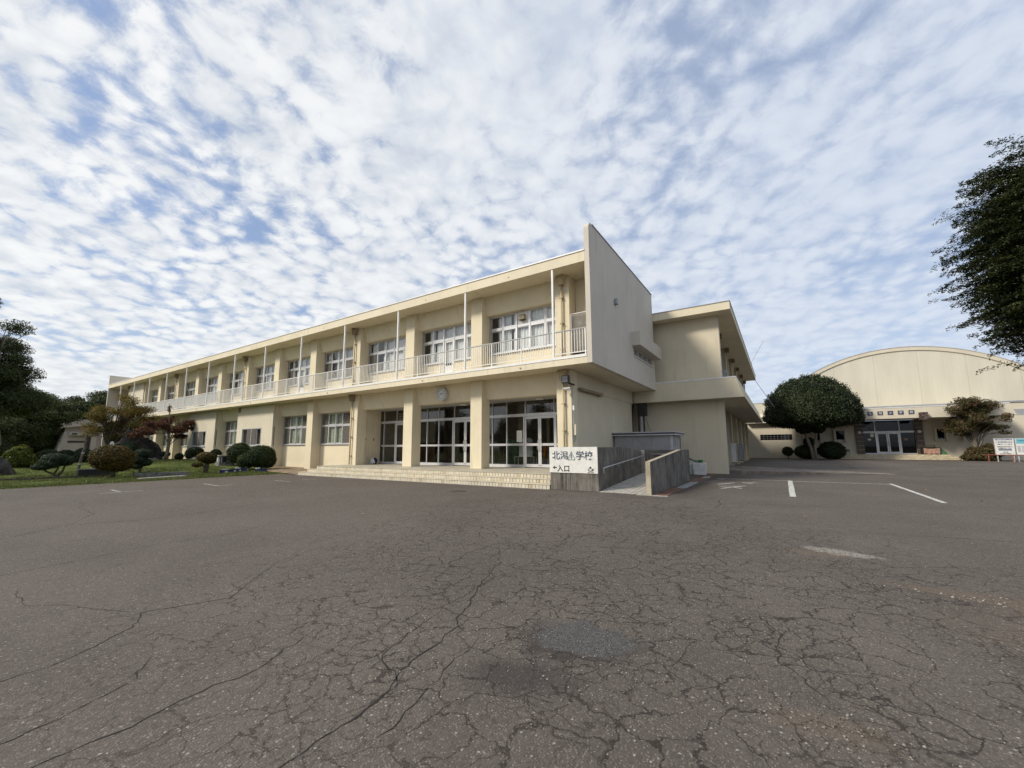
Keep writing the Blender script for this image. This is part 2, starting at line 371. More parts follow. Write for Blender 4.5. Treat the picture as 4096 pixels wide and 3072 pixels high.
# ================================================================ ground
EN = {}
def ellipse(nt, P, c, ax, rot, soft=(1.25, 0.75), nscale=6, namp=0.9):
    mp = nt.nodes.new('ShaderNodeMapping'); mp.vector_type = 'TEXTURE'; nt.links.new(P, mp.inputs[0])
    mp.inputs['Location'].default_value = (c[0], c[1], 0); mp.inputs['Rotation'].default_value = (0, 0, rot); mp.inputs['Scale'].default_value = (ax[0], ax[1], 1)
    ln = nt.nodes.new('ShaderNodeVectorMath'); ln.operation = 'LENGTH'
    fl = nt.nodes.new('ShaderNodeVectorMath'); fl.operation = 'MULTIPLY'; nt.links.new(mp.outputs[0], fl.inputs[0]); fl.inputs[1].default_value = (1, 1, 0)
    nt.links.new(fl.outputs[0], ln.inputs[0])
    key = 'e%g' % nscale
    if key not in EN: EN[key] = noise(nt, P, nscale, 3, 0.6)
    nn = EN[key]
    v = math_(nt, 'ADD', ln.outputs['Value'], math_(nt, 'MULTIPLY', math_(nt, 'SUBTRACT', nn, 0.5), namp))
    return math_(nt, 'SUBTRACT', 1.0, sstep(nt, v, soft[1], soft[0]))
def asphalt():
    mt, nt, b = newmat('worn_cracked_asphalt'); P = objco(nt)
    def vor(scale, feat='F1', vec=None):
        v = nt.nodes.new('ShaderNodeTexVoronoi'); v.feature = feat; v.inputs['Scale'].default_value = scale; v.voronoi_dimensions = '2D'
        nt.links.new(vec if vec is not None else P, v.inputs['Vector']); return v
    v1 = vor(85); v2 = vor(38)
    s1 = nt.nodes.new('ShaderNodeSeparateColor'); nt.links.new(v1.outputs['Color'], s1.inputs[0])
    s2 = nt.nodes.new('ShaderNodeSeparateColor'); nt.links.new(v2.outputs['Color'], s2.inputs[0])
    lf = noise(nt, P, 0.33, 5, 0.6); lf2 = noise(nt, P, 0.07, 3, 0.5)
    base = mixc(nt, sstep(nt, lf, 0.3, 0.7), (0.100, 0.086, 0.073), (0.146, 0.126, 0.108))
    base = mixc(nt, math_(nt, 'MULTIPLY', sstep(nt, lf2, 0.35, 0.65), 0.40), base, (0.150, 0.127, 0.106))
    base = mixc(nt, math_(nt, 'MULTIPLY', s1.outputs[1], 0.55), base, (0.050, 0.042, 0.036))
    st1 = math_(nt, 'MULTIPLY', sstep(nt, s1.outputs[0], 0.76, 0.97), math_(nt, 'SUBTRACT', 1.0, sstep(nt, v1.outputs['Distance'], 0.25, 0.48)))
    c = mixc(nt, math_(nt, 'MULTIPLY', st1, 0.75), base, (0.27, 0.235, 0.19))
    st2 = math_(nt, 'MULTIPLY', sstep(nt, s2.outputs[0], 0.93, 0.97), math_(nt, 'SUBTRACT', 1.0, sstep(nt, v2.outputs['Distance'], 0.18, 0.32)))
    c = mixc(nt, st2, c, mixc(nt, s2.outputs[1], (0.20, 0.175, 0.14), (0.36, 0.34, 0.30)))
    # crack network
    wv = nt.nodes.new('ShaderNodeVectorMath'); wv.operation = 'MULTIPLY_ADD'
    nz = nt.nodes.new('ShaderNodeTexNoise'); nz.inputs['Scale'].default_value = 2.4; nz.inputs['Detail'].default_value = 6; nz.inputs['Roughness'].default_value = 0.62; nt.links.new(P, nz.inputs['Vector'])
    nt.links.new(nz.outputs['Color'], wv.inputs[0]); wv.inputs[1].default_value = (0.50, 0.50, 0); nt.links.new(P, wv.inputs[2])
    W = wv.outputs[0]
    e1 = vor(6.3, 'DISTANCE_TO_EDGE', W); e1b = vor(3.1, 'DISTANCE_TO_EDGE', W); e2 = vor(1.15, 'DISTANCE_TO_EDGE', W);
    wid = noise(nt, P, 1.7, 4, 0.6)
    ali = math_(nt, 'MAXIMUM', ellipse(nt, P, (-2.8, 6.8), (4.8, 7.8), R(22), (1.35, 0.5), 0.5, 0.9), ellipse(nt, P, (1.2, 4.8), (4.2, 3.0), 0, (1.3, 0.5), 0.5, 0.8))
    def crack(e, w0, gate):
        thr = math_(nt, 'MULTIPLY', sstep(nt, wid, 0.26, 0.62), w0)
        q = math_(nt, 'DIVIDE', e.outputs['Distance'], math_(nt, 'ADD', thr, 0.0008))
        return math_(nt, 'MULTIPLY', math_(nt, 'SUBTRACT', 1.0, sstep(nt, q, 0.55, 1.25)), gate)
    gn = noise(nt, P, 0.9, 3, 0.6)
    k1 = math_(nt, 'MAXIMUM', crack(e1, 0.056, math_(nt, 'MULTIPLY', ali, sstep(nt, gn, 0.40, 0.58))), crack(e1b, 0.032, math_(nt, 'MULTIPLY', ali, math_(nt, 'SUBTRACT', 1.0, sstep(nt, gn, 0.50, 0.66)))))
    k2 = crack(e2, 0.009, math_(nt, 'MULTIPLY', math_(nt, 'ADD', math_(nt, 'MULTIPLY', ali, 0.6), 0.4), sstep(nt, noise(nt, P, 0.5, 3, 0.6), 0.42, 0.58)))
    k = math_(nt, 'MAXIMUM', k1, k2)
    c = mixc(nt, math_(nt, 'MULTIPLY', k, 0.85), c, (0.026, 0.020, 0.016))
    # repairs, stains and worn-through spots
    patch = ellipse(nt, P, (-1.42, 3.19), (0.36, 0.27), R(15), (1.25, 0.90), 5, 1.3)
    fine = nt.nodes.new('ShaderNodeSeparateColor'); nt.links.new(vor(150).outputs['Color'], fine.inputs[0])
    pc = mixc(nt, sstep(nt, fine.outputs[0], 0.5, 0.95), (0.056, 0.055, 0.054), (0.140, 0.139, 0.137))
    rim = math_(nt, 'SUBTRACT', ellipse(nt, P, (-1.43, 3.12), (0.40, 0.31), R(15), (1.35, 0.85), 5, 1.3), patch, clamp=True)
    c = mixc(nt, math_(nt, 'MULTIPLY', patch, 0.85), c, pc); c = mixc(nt, math_(nt, 'MULTIPLY', rim, 0.65), c, (0.022, 0.018, 0.016))
    stain = ellipse(nt, P, (-1.55, 2.47), (0.40, 0.20), R(20), (1.5, 0.3), 5, 1.0)
    c = mixc(nt, math_(nt, 'MULTIPLY', stain, 0.62), c, (0.030, 0.026, 0.024))
    wp = math_(nt, 'MULTIPLY', ellipse(nt, P, (0.60, 7.60), (0.40, 0.20), R(-20), (1.3, 0.7), 5, 2.0), math_(nt, 'MULTIPLY', sstep(nt, s1.outputs[2], 0.18, 0.45), sstep(nt, noise(nt, P, 13, 3, 0.7), 0.34, 0.48)))
    c = mixc(nt, math_(nt, 'MULTIPLY', wp, 0.7), c, (0.38, 0.35, 0.30))
    for (cc, ax, rt, am) in (((1.75, 6.05), (0.85, 0.20), R(-12), 0.42), ((2.2, 5.2), (1.1, 0.7), 0, 0.22), ((0.10, 2.95), (0.32, 0.14), R(10), 0.18), ((0.35, 7.35), (0.35, 0.14), 0, 0.4), ((2.4, 3.6), (0.8, 1.2), 0, 0.12)):
        c = mixc(nt, math_(nt, 'MULTIPLY', ellipse(nt, P, cc, ax, rt, (1.3, 0.5), 5, 1.2), am), c, (0.165, 0.118, 0.078))
    # shade along the ramp and the walls, painted into the asphalt colour
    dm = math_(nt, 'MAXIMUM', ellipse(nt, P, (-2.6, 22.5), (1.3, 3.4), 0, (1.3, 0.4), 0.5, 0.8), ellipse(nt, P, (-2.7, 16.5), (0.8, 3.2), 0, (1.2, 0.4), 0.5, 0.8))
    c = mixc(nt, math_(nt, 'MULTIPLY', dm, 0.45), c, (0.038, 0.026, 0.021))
    nt.links.new(c, b.inputs['Base Color']); b.inputs['Roughness'].default_value = 0.88; b.inputs['Specular IOR Level'].default_value = 0.25
    h = math_(nt, 'ADD', math_(nt, 'MULTIPLY', math_(nt, 'SUBTRACT', 0.5, v1.outputs['Distance']), 0.35), math_(nt, 'MULTIPLY', noise(nt, P, 7, 3, 0.6), 0.8))
    bp = nt.nodes.new('ShaderNodeBump'); bp.inputs['Strength'].default_value = 0.75; bp.inputs['Distance'].default_value = 0.012
    nt.links.new(h, bp.inputs['Height']); nt.links.new(bp.outputs[0], b.inputs['Normal'])
    return mt
M['asphalt'] = asphalt()
def lawnmat():
    mt, nt, b = newmat('lawn_turf'); P = objco(nt)
    c = mixc(nt, sstep(nt, noise(nt, P, 0.9, 5, 0.65), 0.3, 0.7), (0.070, 0.100, 0.026), (0.130, 0.155, 0.042))
    c = mixc(nt, sstep(nt, noise(nt, P, 14, 3, 0.7), 0.55, 0.75), c, (0.19, 0.17, 0.065))
    nt.links.new(c, b.inputs['Base Color']); b.inputs['Roughness'].default_value = 0.95; b.inputs['Specular IOR Level'].default_value = 0.1
    bp = nt.nodes.new('ShaderNodeBump'); bp.inputs['Strength'].default_value = 1.0; bp.inputs['Distance'].default_value = 0.04
    nt.links.new(noise(nt, P, 30, 3, 0.7), bp.inputs['Height']); nt.links.new(bp.outputs[0], b.inputs['Normal']); return mt
M['lawn'] = lawnmat()
M['field'] = plain('rough_field', (0.075, 0.085, 0.035), 0.95, 0.3, 0.2)

mb = MB(); mb.add([(-900, -900, -0.06), (900, -900, -0.06), (900, 900, -0.06), (-900, 900, -0.06)], [(0, 1, 2, 3)])
tag(mb.build('ground', M['field']), kind='structure')
# asphalt yard with a ragged edge against the lawn
edge = []
yy = -45.0
rr = random.Random(3)
while yy < 13.3:
    edge.append((-25.35 + rr.uniform(-0.16, 0.16) + (0.5 if yy < 3.5 else 0)*-1.2, yy)); yy += rr.uniform(0.35, 0.9)
poly = [(70, -45), (70, 66), (-24.2, 66)] + [(-24.2, 13.4)] + list(reversed(edge))
mb = MB(); mb.add([(x, y, 0.0) for x, y in poly], [tuple(range(len(poly)))])
yard = tag(mb.build('asphalt_yard', M['asphalt']), kind='structure')

def hz(x, y):
    t = min(max((-27.0-x)/14, 0), 1); return 0.03 + 0.52*t*t*(3-2*t)
def hz_np(x):
    t = np.clip((-27.0-x)/14, 0, 1); return 0.03 + 0.52*t*t*(3-2*t)
xs = np.concatenate([np.linspace(-120, -52, 18), np.linspace(-50, -25.0, 60)]); ys = np.concatenate([np.linspace(-45, 0, 12), np.linspace(1, 16.5, 40)])
X, Y = np.meshgrid(xs, ys, indexing='ij'); Z = hz_np(X) + 0.035*np.sin(X*1.3+Y*0.7)*np.sin(Y*1.1)*(X < -26.5)
Z[-1, :] = -0.04
nx, ny = X.shape; idx = np.arange(nx*ny).reshape(nx, ny)
q = np.stack([idx[:-1, :-1].ravel(), idx[1:, :-1].ravel(), idx[1:, 1:].ravel(), idx[:-1, 1:].ravel()], 1)
lawn = meshobj('lawn', np_mesh('lawn', np.stack([X.ravel(), Y.ravel(), Z.ravel()], 1), quads=q), M['lawn']); lawn.data.shade_smooth()
tag(lawn, kind='structure')
# sandy strip between lawn, steps and wall
mb = MB(); mb.add([(-27.4, 13.62, 0.075), (-23.5, 13.40, 0.012), (-22.2, 15.9, 0.10), (-22.2, 16.5, 0.10), (-31.0, 16.5, 0.22), (-30.8, 15.2, 0.20)], [(0, 1, 2, 3, 4, 5)])
tag(mb.build('sandy_path', M['sand']), kind='structure')

# grass blades
def blades(n, x0, x1, y0, y1, hmin, hmax, seed):
    g = np.random.default_rng(seed)
    x = g.uniform(x0, x1, n); y = g.uniform(y0, y1, n); a = g.uniform(0, 2*np.pi, n); h = g.uniform(hmin, hmax, n); wd = g.uniform(0.006, 0.014, n)
    z = hz_np(x) - 0.01
    dx, dy = np.cos(a)*wd, np.sin(a)*wd; lx, ly = g.normal(0, 0.35, n)*h, g.normal(0, 0.35, n)*h
    V = np.stack([np.stack([x-dx, y-dy, z], 1), np.stack([x+dx, y+dy, z], 1), np.stack([x+lx, y+ly, z+h], 1)], 1).reshape(-1, 3)
    return V
gv = np.concatenate([blades(52000, -34, -25.25, 1.0, 13.2, 0.03, 0.09, 1), blades(9000, -26.2, -25.0, 1.0, 13.4, 0.03, 0.12, 2), blades(30000, -48, -34, 2.0, 15.5, 0.03, 0.09, 3), blades(4000, -31, -27.2, 13.2, 14.6, 0.03, 0.12, 5)]+[blades(90, cx_-0.25, cx_+0.25, cy_g-0.25, cy_g+0.25, 0.08, 0.20, 300+i_) for i_, (cx_, cy_g) in enumerate(zip(np.random.default_rng(9).uniform(-33, -25.6, 60), np.random.default_rng(10).uniform(1.5, 13, 60)))])
M['grass'] = leafmat('grass_blades', [(0.055, 0.085, 0.020), (0.12, 0.155, 0.036), (0.22, 0.20, 0.065)], 0.2)
go = meshobj('grass', np_mesh('grass', gv, tris=np.arange(len(gv)).reshape(-1, 3)), M['grass'])
tag(go, 'short green lawn grass along the asphalt edge', 'grass', kind='stuff')

# loose pebbles lying on the yard
def pebbles(spec, seed):
    g = np.random.default_rng(seed); Vs = []; Fs = []; b = 0
    base = np.array([(1, 0, 0), (-1, 0, 0), (0, 1, 0), (0, -1, 0), (0, 0, 1), (0, 0, -0.4)], float)
    fac = np.array([(0, 2, 4), (2, 1, 4), (1, 3, 4), (3, 0, 4), (2, 0, 5), (1, 2, 5), (3, 1, 5), (0, 3, 5)])
    for (n, cx, cy, sx_, sy_, s0, s1) in spec:
        for _ in range(n):
            s = g.uniform(s0, s1); p = base*(s*g.uniform(0.7, 1.3, 3)); a = g.uniform(0, 6.28)
            rot = np.array([(math.cos(a), -math.sin(a), 0), (math.sin(a), math.cos(a), 0), (0, 0, 0.7)])
            Vs.append(p @ rot.T + (cx+g.normal(0, sx_), cy+g.normal(0, sy_), 0.002)); Fs.append(fac+b); b += 6
    return np.concatenate(Vs), np.concatenate(Fs)
pv, pf = pebbles([(420, -0.5, 2.8, 2.0, 1.1, 0.003, 0.009), (120, -1.7, 2.9, 0.35, 0.25, 0.004, 0.010), (100, 0.1, 2.95, 0.22, 0.12, 0.004, 0.013), (170, 1.85, 6.02, 0.5, 0.09, 0.005, 0.020), (500, -1, 5, 4, 2.5, 0.004, 0.010)], 4)
M['pebble'] = leafmat('pale_gravel', [(0.08, 0.068, 0.056), (0.19, 0.165, 0.135), (0.36, 0.34, 0.30)], 0.0, 0.8)
tag(meshobj('loose_gravel', np_mesh('loose_gravel', pv, tris=pf), M['pebble']), 'loose pale gravel scattered on the cracked asphalt', 'gravel', kind='stuff')

# long settled cracks: open joints with ragged sides, filled with dark grit
M['grit'] = plain('dark_crack_grit', (0.020, 0.016, 0.013), 0.95, 0.3, 30)
def crackline(pts, w0, w1, seed, mb):
    g = random.Random(seed); P = []
    for a, b_ in zip(pts[:-1], pts[1:]):
        L = math.dist(a, b_); n = max(2, int(L/0.055))
        for i in range(n):
            t = i/n; P.append((a[0]+(b_[0]-a[0])*t, a[1]+(b_[1]-a[1])*t))
    P.append(pts[-1]); ox = oy = 0; Q = []
    for (x, y) in P:
        ox = ox*0.82+g.gauss(0, 0.012); oy = oy*0.82+g.gauss(0, 0.012); Q.append((x+ox, y+oy))
    n = len(Q); vs = []
    for i, (x, y) in enumerate(Q):
        x2, y2 = Q[min(i+1, n-1)]; x1, y1 = Q[max(i-1, 0)]; L = math.hypot(x2-x1, y2-y1)+1e-6
        nx_, ny_ = -(y2-y1)/L, (x2-x1)/L; t = i/(n-1)
        wd = (w0+(w1-w0)*t)*g.uniform(0.25, 1.3)*min(1, 6*t+0.1, 6*(1-t)+0.1)
        vs += [(x+nx_*wd, y+ny_*wd, 0.0022), (x-nx_*wd, y-ny_*wd, 0.0022)]
    mb.add(vs, [(2*i, 2*i+1, 2*i+3, 2*i+2) for i in range(n-1)])
mb = MB()
for i, (pts, a, b_) in enumerate([
    ([(-4.45, 0.1), (-4.39, 0.6), (-4.39, 0.8), (-4.74, 1.32), (-5.05, 1.47), (-4.79, 2.12), (-5.22, 2.49), (-5.62, 2.95), (-6.1, 3.9)], 0.006, 0.004),
    ([(-5.05, 1.47), (-5.7, 1.25), (-6.3, 0.95), (-7.2, 1.0)], 0.004, 0.003),
    ([(-3.05, 0.2), (-3.09, 0.56), (-3.11, 0.95), (-3.18, 1.31), (-3.13, 1.57), (-3.4, 2.2)], 0.006, 0.003),
    ([(-2.05, 0.9), (-2.11, 1.22), (-2.10, 1.56), (-2.12, 1.92), (-2.27, 2.11), (-2.34, 2.69), (-2.76, 3.55), (-3.2, 4.6), (-3.9, 5.6)], 0.008, 0.005),
    ([(-2.12, 1.92), (-2.5, 2.1), (-2.65, 2.5), (-2.75, 3.0)], 0.006, 0.003),
    ([(-1.85, 1.5), (-1.95, 1.9), (-2.05, 2.3), (-2.1, 2.8)], 0.005, 0.003),
    ([(-11.0, 0.6), (-11.18, 1.29), (-12.11, 2.26), (-11.5, 3.25), (-11.74, 4.83), (-12.18, 5.79), (-12.3, 7.5)], 0.010, 0.006),
    ([(-12.11, 2.26), (-13.6, 2.9), (-15.2, 3.0), (-17.0, 3.4)], 0.008, 0.005),
    ([(-7.9, 0.6), (-8.1, 1.5), (-8.4, 2.3), (-8.3, 3.5), (-8.9, 5.2)], 0.006, 0.004),
    ([(-3.4, 0.2), (-3.5, 0.7), (-3.62, 1.1), (-4.0, 1.25)], 0.004, 0.003),
    ([(0.15, 3.2), (-0.15, 3.6), (-0.1, 4.1), (-0.35, 4.6)], 0.006, 0.003),
    ([(-1.55, 13.2), (-1.42, 12.2), (-1.5, 11.2)], 0.016, 0.010),
    ([(-1.4, 12.6), (1.5, 13.0), (4.5, 12.5), (7.5, 13.0)], 0.010, 0.006),
    ([(1.0, 9.5), (3.4, 9.9), (6.0, 9.5), (9.0, 10.3)], 0.008, 0.005),
    ([(5.0, 27.0), (8.0, 22.0), (10.5, 17.5)], 0.022, 0.012)]):
    crackline(pts, a, b_, 20+i, mb)
tag(mb.build('asphalt_cracks', M['grit']), 'long open cracks filled with dark grit in the asphalt', 'crack', kind='stuff')

# painted markings
def stroke(pts, wd, name='painted_line', mat='paint', seed=0):
    mb = MB(); g = random.Random(seed+int(abs(pts[0][0])*100)); (x0, y0), (x1, y1) = pts[0], pts[-1]
    L = math.hypot(x1-x0, y1-y0); n = max(3, int(L/0.25)); ux, uy = (x1-x0)/L, (y1-y0)/L; vs = []
    for i in range(n+1):
        t = i/n; a = wd/2*g.uniform(0.86, 1.06); c = wd/2*g.uniform(0.86, 1.06); e = g.uniform(-0.03, 0.03) if i in (0, n) else 0
        x, y = x0+(x1-x0)*t, y0+(y1-y0)*t
        vs += [(x-uy*a+ux*e, y+ux*a+uy*e, 0.004), (x+uy*c-ux*e, y-ux*c-uy*e, 0.004)]
    mb.add(vs, [(2*i, 2*i+1, 2*i+3, 2*i+2) for i in range(n)])
    return tag(mb.build(name, M[mat]), kind='structure')
stroke([(-2.65, 19.75), (-2.2, 21.7)], 0.05, mat='oldpaint')
stroke([(-2.6, 21.75), (0.18, 21.75)], 0.10)
stroke([(0.27, 21.95), (0.22, 15.05)], 0.17)
stroke([(0.37, 21.60), (3.48, 21.70)], 0.10)
stroke([(3.56, 22.0), (3.52, 15.4)], 0.13)
for a, b_ in (((-2.18, 18.45), (-1.70, 19.57)), ((-2.04, 17.55), (-1.18, 18.19)), ((-1.89, 16.7), (-1.30, 18.05)), ((-1.62, 17.45), (-1.24, 17.05)), ((-1.42, 19.85), (-1.01, 19.30)), ((-1.22, 19.95), (-0.92, 20.25))):
    stroke([a, b_], 0.10, 'painted_stroke')
for (a, b_) in (((-19.65, 4.30), (-19.72, 5.45)), ((-21.1, 4.92), (-19.85, 4.85)), ((-21.14, 7.87), (-19.35, 7.74)), ((-19.30, 7.72), (-19.45, 8.3)), ((-20.2, 10.42), (-18.85, 10.42)), ((-19.6, 11.4), (-19.2, 11.9))):
    stroke([a, b_], 0.11, mat='oldpaint')
for yk, xa in ((38.6, 1.6), (41.8, 0.3), (45.8, -0.6), (51.5, -1.2)):
    stroke([(xa, yk), (5.2, yk)], 0.13, mat='oldpaint')
# raised concrete apron along the wing
mb = MB(); mb.add([(-2.35, 25.75, 0.20), (4.9, 28.9, 0.012), (5.1, 29.6, 0.010), (-2.35, 34.0, 0.11), (-3.2, 34.0, 0.11), (-3.2, 25.82, 0.20),
                   (-2.35, 25.75, -0.03), (4.9, 28.9, -0.03), (5.1, 29.6, -0.03), (-2.35, 34.0, -0.03), (-3.2, 34.0, -0.03), (-3.2, 25.82, -0.03)],
                  [(0, 1, 2, 3, 4, 5), (0, 6, 7, 1), (1, 7, 8, 2), (2, 8, 9, 3), (3, 9, 10, 4), (4, 10, 11, 5), (5, 11, 6, 0)])
M['apron'] = plain('stained_apron_concrete', (0.20, 0.165, 0.135), 0.9, 0.22, 1.5, bump=0.3, bscale=30)
tag(mb.build('concrete_apron', M['apron']), kind='structure')
stroke([(3.4, 28.55), (4.75, 29.08)], 0.14)
stroke([(-2.2, 26.1), (3.3, 28.5)], 0.09, mat='oldpaint')
for o in list(col.objects)[-2:]:
    for v in o.data.vertices:
        t = (v.co.x+2.35)/7.25; v.co.z = 0.20+(0.012-0.20)*t+0.012
# manhole
mb = MB(); mb.lathe([(0.30, 0.0), (0.30, 0.006), (0.27, 0.008), (0.05, 0.008), (0.0001, 0.008)], 24, (-9.5, 11.15, 0))
M['castiron'] = plain('cast_iron', (0.055, 0.048, 0.042), 0.7, 0.2, 12)
tag(mb.build('manhole_cover', M['castiron']), 'round dark manhole cover in the asphalt before the steps', 'manhole')

# a few dry leaves blown against the lawn edge and across the yard
g = np.random.default_rng(404); n = 230
lx = np.concatenate([g.normal(-24.6, 0.7, 110), g.uniform(-20, 9, 60), g.normal(7.5, 2.0, 60)]); ly = np.concatenate([g.uniform(2, 13, 110), g.uniform(4, 13, 60), g.normal(18.0, 3.0, 60)])
c_ = np.stack([lx, ly, np.maximum(0.0, np.where(lx < -25.3, hz_np(lx), 0.0))+0.012], 1); a_ = g.uniform(0, 6.28, n); L_ = g.uniform(0.02, 0.045, n)
ux_ = np.stack([np.cos(a_), np.sin(a_), g.normal(0, 0.2, n)], 1)*L_[:, None]; vx_ = np.stack([-np.sin(a_), np.cos(a_), g.normal(0, 0.2, n)], 1)*L_[:, None]*0.55
V_ = np.stack([c_-ux_, c_+vx_, c_+ux_, c_-vx_], 1).reshape(-1, 3)
M['dryleaf'] = leafmat('dry_leaf', [(0.10, 0.055, 0.025), (0.22, 0.13, 0.04), (0.36, 0.27, 0.08)], 0.1, 0.8)
tag(meshobj('fallen_leaves', np_mesh('fallen_leaves', V_, quads=np.arange(4*n).reshape(-1, 4)), M['dryleaf']), 'dry fallen leaves scattered over the asphalt', 'leaves', kind='stuff')
# ================================================================ main school building
BAY = 4.77
def cx(k): return -7.60 - BAY*k
YC0, YC1, YW = 15.80, 16.46, 16.46          # column front, column back / window plane
YF = 14.85                                  # balcony and roof edge
XL, XR = -69.75, -5.89
school = thing('school_building', 'two-storey cream school building with a long balcony and an entrance porch', 'building')
def part(mb, name, mat, parent=school, **k): return mb.build(name, M[mat] if isinstance(mat, str) else mat, parent, **k)

# roof slab with fascia, edging, balcony slab
mb = MB(); mb.box(XL+0.21, XR-0.213, YF, 24.68, 9.03, 9.47); part(mb, 'roof', 'fascia')
roof = school.children[-1]
mb = MB(); mb.box(XL+0.21, XR-0.213, YF-0.035, YF+0.10, 9.472, 9.525); part(mb, 'roof_edging', 'trim', roof)
mb = MB()
for x in (-9.8, -15.0, -24.1, -33.5, -43.0, -52.6): mb.lathe([(0.025, -0.02), (0.025, 0.0), (0.0001, 0.0)], 8, (x, YF-0.0, 9.2), 'y')
part(mb, 'drain_spout', 'hopper', roof)
mb = MB(); mb.box(XL+0.21, XR-0.213, YF, 24.66, 4.80, 5.06); part(mb, 'balcony_slab', 'fascia'); bal = school.children[-1]
mb = MB(); mb.box(XL+0.22, XR-0.22, YF-0.02, YF+0.16, 5.062, 5.175); part(mb, 'balcony_kerb', 'white', bal)
mb = MB()
for x in (-9.2, -15.1, -23.3, -33.0, -42.5): mb.tube([(x, YF+0.02, 4.93), (x, YF-0.05, 4.91)], 0.022, 8)
part(mb, 'drain_spout', 'hopper', bal)
# end walls
def arc_pts(cy, cz, r, a0, a1, n=8): return [(cy+r*math.cos(a0+(a1-a0)*i/n), cz+r*math.sin(a0+(a1-a0)*i/n)) for i in range(n+1)]
gable = [(YF, 4.80), (20.55, 4.80), (20.55, 10.68)] + arc_pts(YF+0.30, 10.40, 0.30, math.pi/2, math.pi, 8)
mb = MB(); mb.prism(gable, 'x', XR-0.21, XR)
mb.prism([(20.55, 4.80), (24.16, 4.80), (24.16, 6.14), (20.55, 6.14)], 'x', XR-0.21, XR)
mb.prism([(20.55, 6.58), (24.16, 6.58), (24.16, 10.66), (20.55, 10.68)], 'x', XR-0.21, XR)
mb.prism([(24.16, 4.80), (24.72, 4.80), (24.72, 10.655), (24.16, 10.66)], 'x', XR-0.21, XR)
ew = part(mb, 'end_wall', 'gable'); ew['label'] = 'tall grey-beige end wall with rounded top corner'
mb = MB(); mb.box(XR-0.24, XR+0.03, 15.2, 24.76, 10.685, 10.72); part(mb, 'wall_coping', 'grey', ew)
mb = MB(); mb.prism([(20.25, 6.59), (24.69, 6.59), (24.69, 7.30), (20.25, 7.30)], 'x', XR+0.001, XR+0.42); part(mb, 'window_hood', 'gable', ew)
mb = MB(); mb.box(XR-0.10, XR-0.04, 20.56, 24.15, 6.145, 6.20); mb.box(XR-0.10, XR-0.04, 20.56, 24.15, 6.52, 6.575)
for y in (20.56, 21.42, 22.32, 23.22, 24.09): mb.box(XR-0.105, XR-0.035, y, y+0.06, 6.20, 6.52)
part(mb, 'window_frame', 'alu', ew)
for y in (20.62, 21.48, 22.38, 23.28): part(MB().box(XR-0.075, XR-0.065, y, y+0.82, 6.20, 6.52), 'pane', 'glass', ew)
part(MB().box(XR-0.01, XR+0.05, 20.5, 24.2, 6.09, 6.138), 'window_sill', 'alu', ew)
part(MB().box(XR-0.20, XR-0.19, 20.56, 24.15, 6.145, 6.575), 'blind', M['lgrey'], ew)
mb = MB()
for i in range(9):
    a = math.pi*i/8
mb.prism([(17.84+0.13*math.cos(math.pi*i/8), 8.15+0.16*math.sin(math.pi*i/8)) for i in range(9)] + [(17.71, 8.02), (17.97, 8.02)], 'x', XR+0.001, XR+0.13)
tag(part(mb, 'vent_cowl', 'grey', ew, bevel=0.01))
lw = [(YF, 0.3), (24.7, 0.3), (24.7, 10.66), (YF, 10.68)]
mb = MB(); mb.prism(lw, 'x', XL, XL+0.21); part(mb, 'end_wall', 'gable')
# closed shell behind the windows
mb = MB(); mb.box(XL+0.22, -7.30, 24.45, 24.62, 0, 4.79); part(mb, 'back_wall', 'wall_in')
mb = MB(); mb.box(XL+0.22, XR-0.22, 21.2, 21.3, 5.07, 9.02); part(mb, 'corridor_wall', 'wall_in')
mb = MB(); mb.box(XL+0.22, -7.31, 16.55, 24.44, 0.40, 0.495); part(mb, 'indoor_floor', 'floor_in')
mb = MB(); mb.box(-22.05, -21.92, 17.9, 24.40, 0.5, 4.79); part(mb, 'partition_wall', 'wall_in')
mb = MB(); mb.box(XL+0.22, -22.1, 20.9, 21.0, 0.5, 4.79); part(mb, 'partition_wall', 'wall_in')
# ground-floor side wall under the overhang
mb = MB(); mb.box(-7.52, -7.30, 16.462, 24.62, 0.0, 4.07); mb.box(-7.52, -7.262, 16.462, 24.62, 4.072, 4.798); part(mb, 'side_wall', 'wing')

# columns
for k in range(13):
    x = cx(k)
    zb = 0.5 if k < 4 else 0.0
    mb = MB(); mb.box(x-0.345, x+0.345, YC0, YC1-0.002, zb if k < 4 else 0, 4.0); mb.box(x-0.345, x+0.345, YC0, YC1-0.002, 4.012, 4.798)
    mb.box(x-0.335, x+0.335, YC0+0.01, YC1-0.012, 3.99, 4.02)
    c = part(mb, 'column', 'wall')
    mb = MB(); mb.box(x-0.345, x+0.345, YC0, YC1-0.002, 5.062, 9.028); part(mb, 'column', 'wall')
# the corner bay behind the air conditioner
mb = MB(); mb.box(-7.25, XR-0.213, YW+0.01, YW+0.20, 5.062, 9.028); part(mb, 'wall_panel', 'wall')

# sloping spandrel beams
def beam(j, z0, z1, name='spandrel'):
    mb = MB(); xa, xb = cx(j+1)+0.347, cx(j)-0.347
    mb.prism([(15.96, z1), (16.20, z0), (16.62, z0), (16.62, z1)], 'x', xa, xb); return part(mb, name, 'wall')
for j in range(12):
    beam(j, 8.13, 9.027)
    if j not in (5, 7): beam(j, 3.86, 4.797)

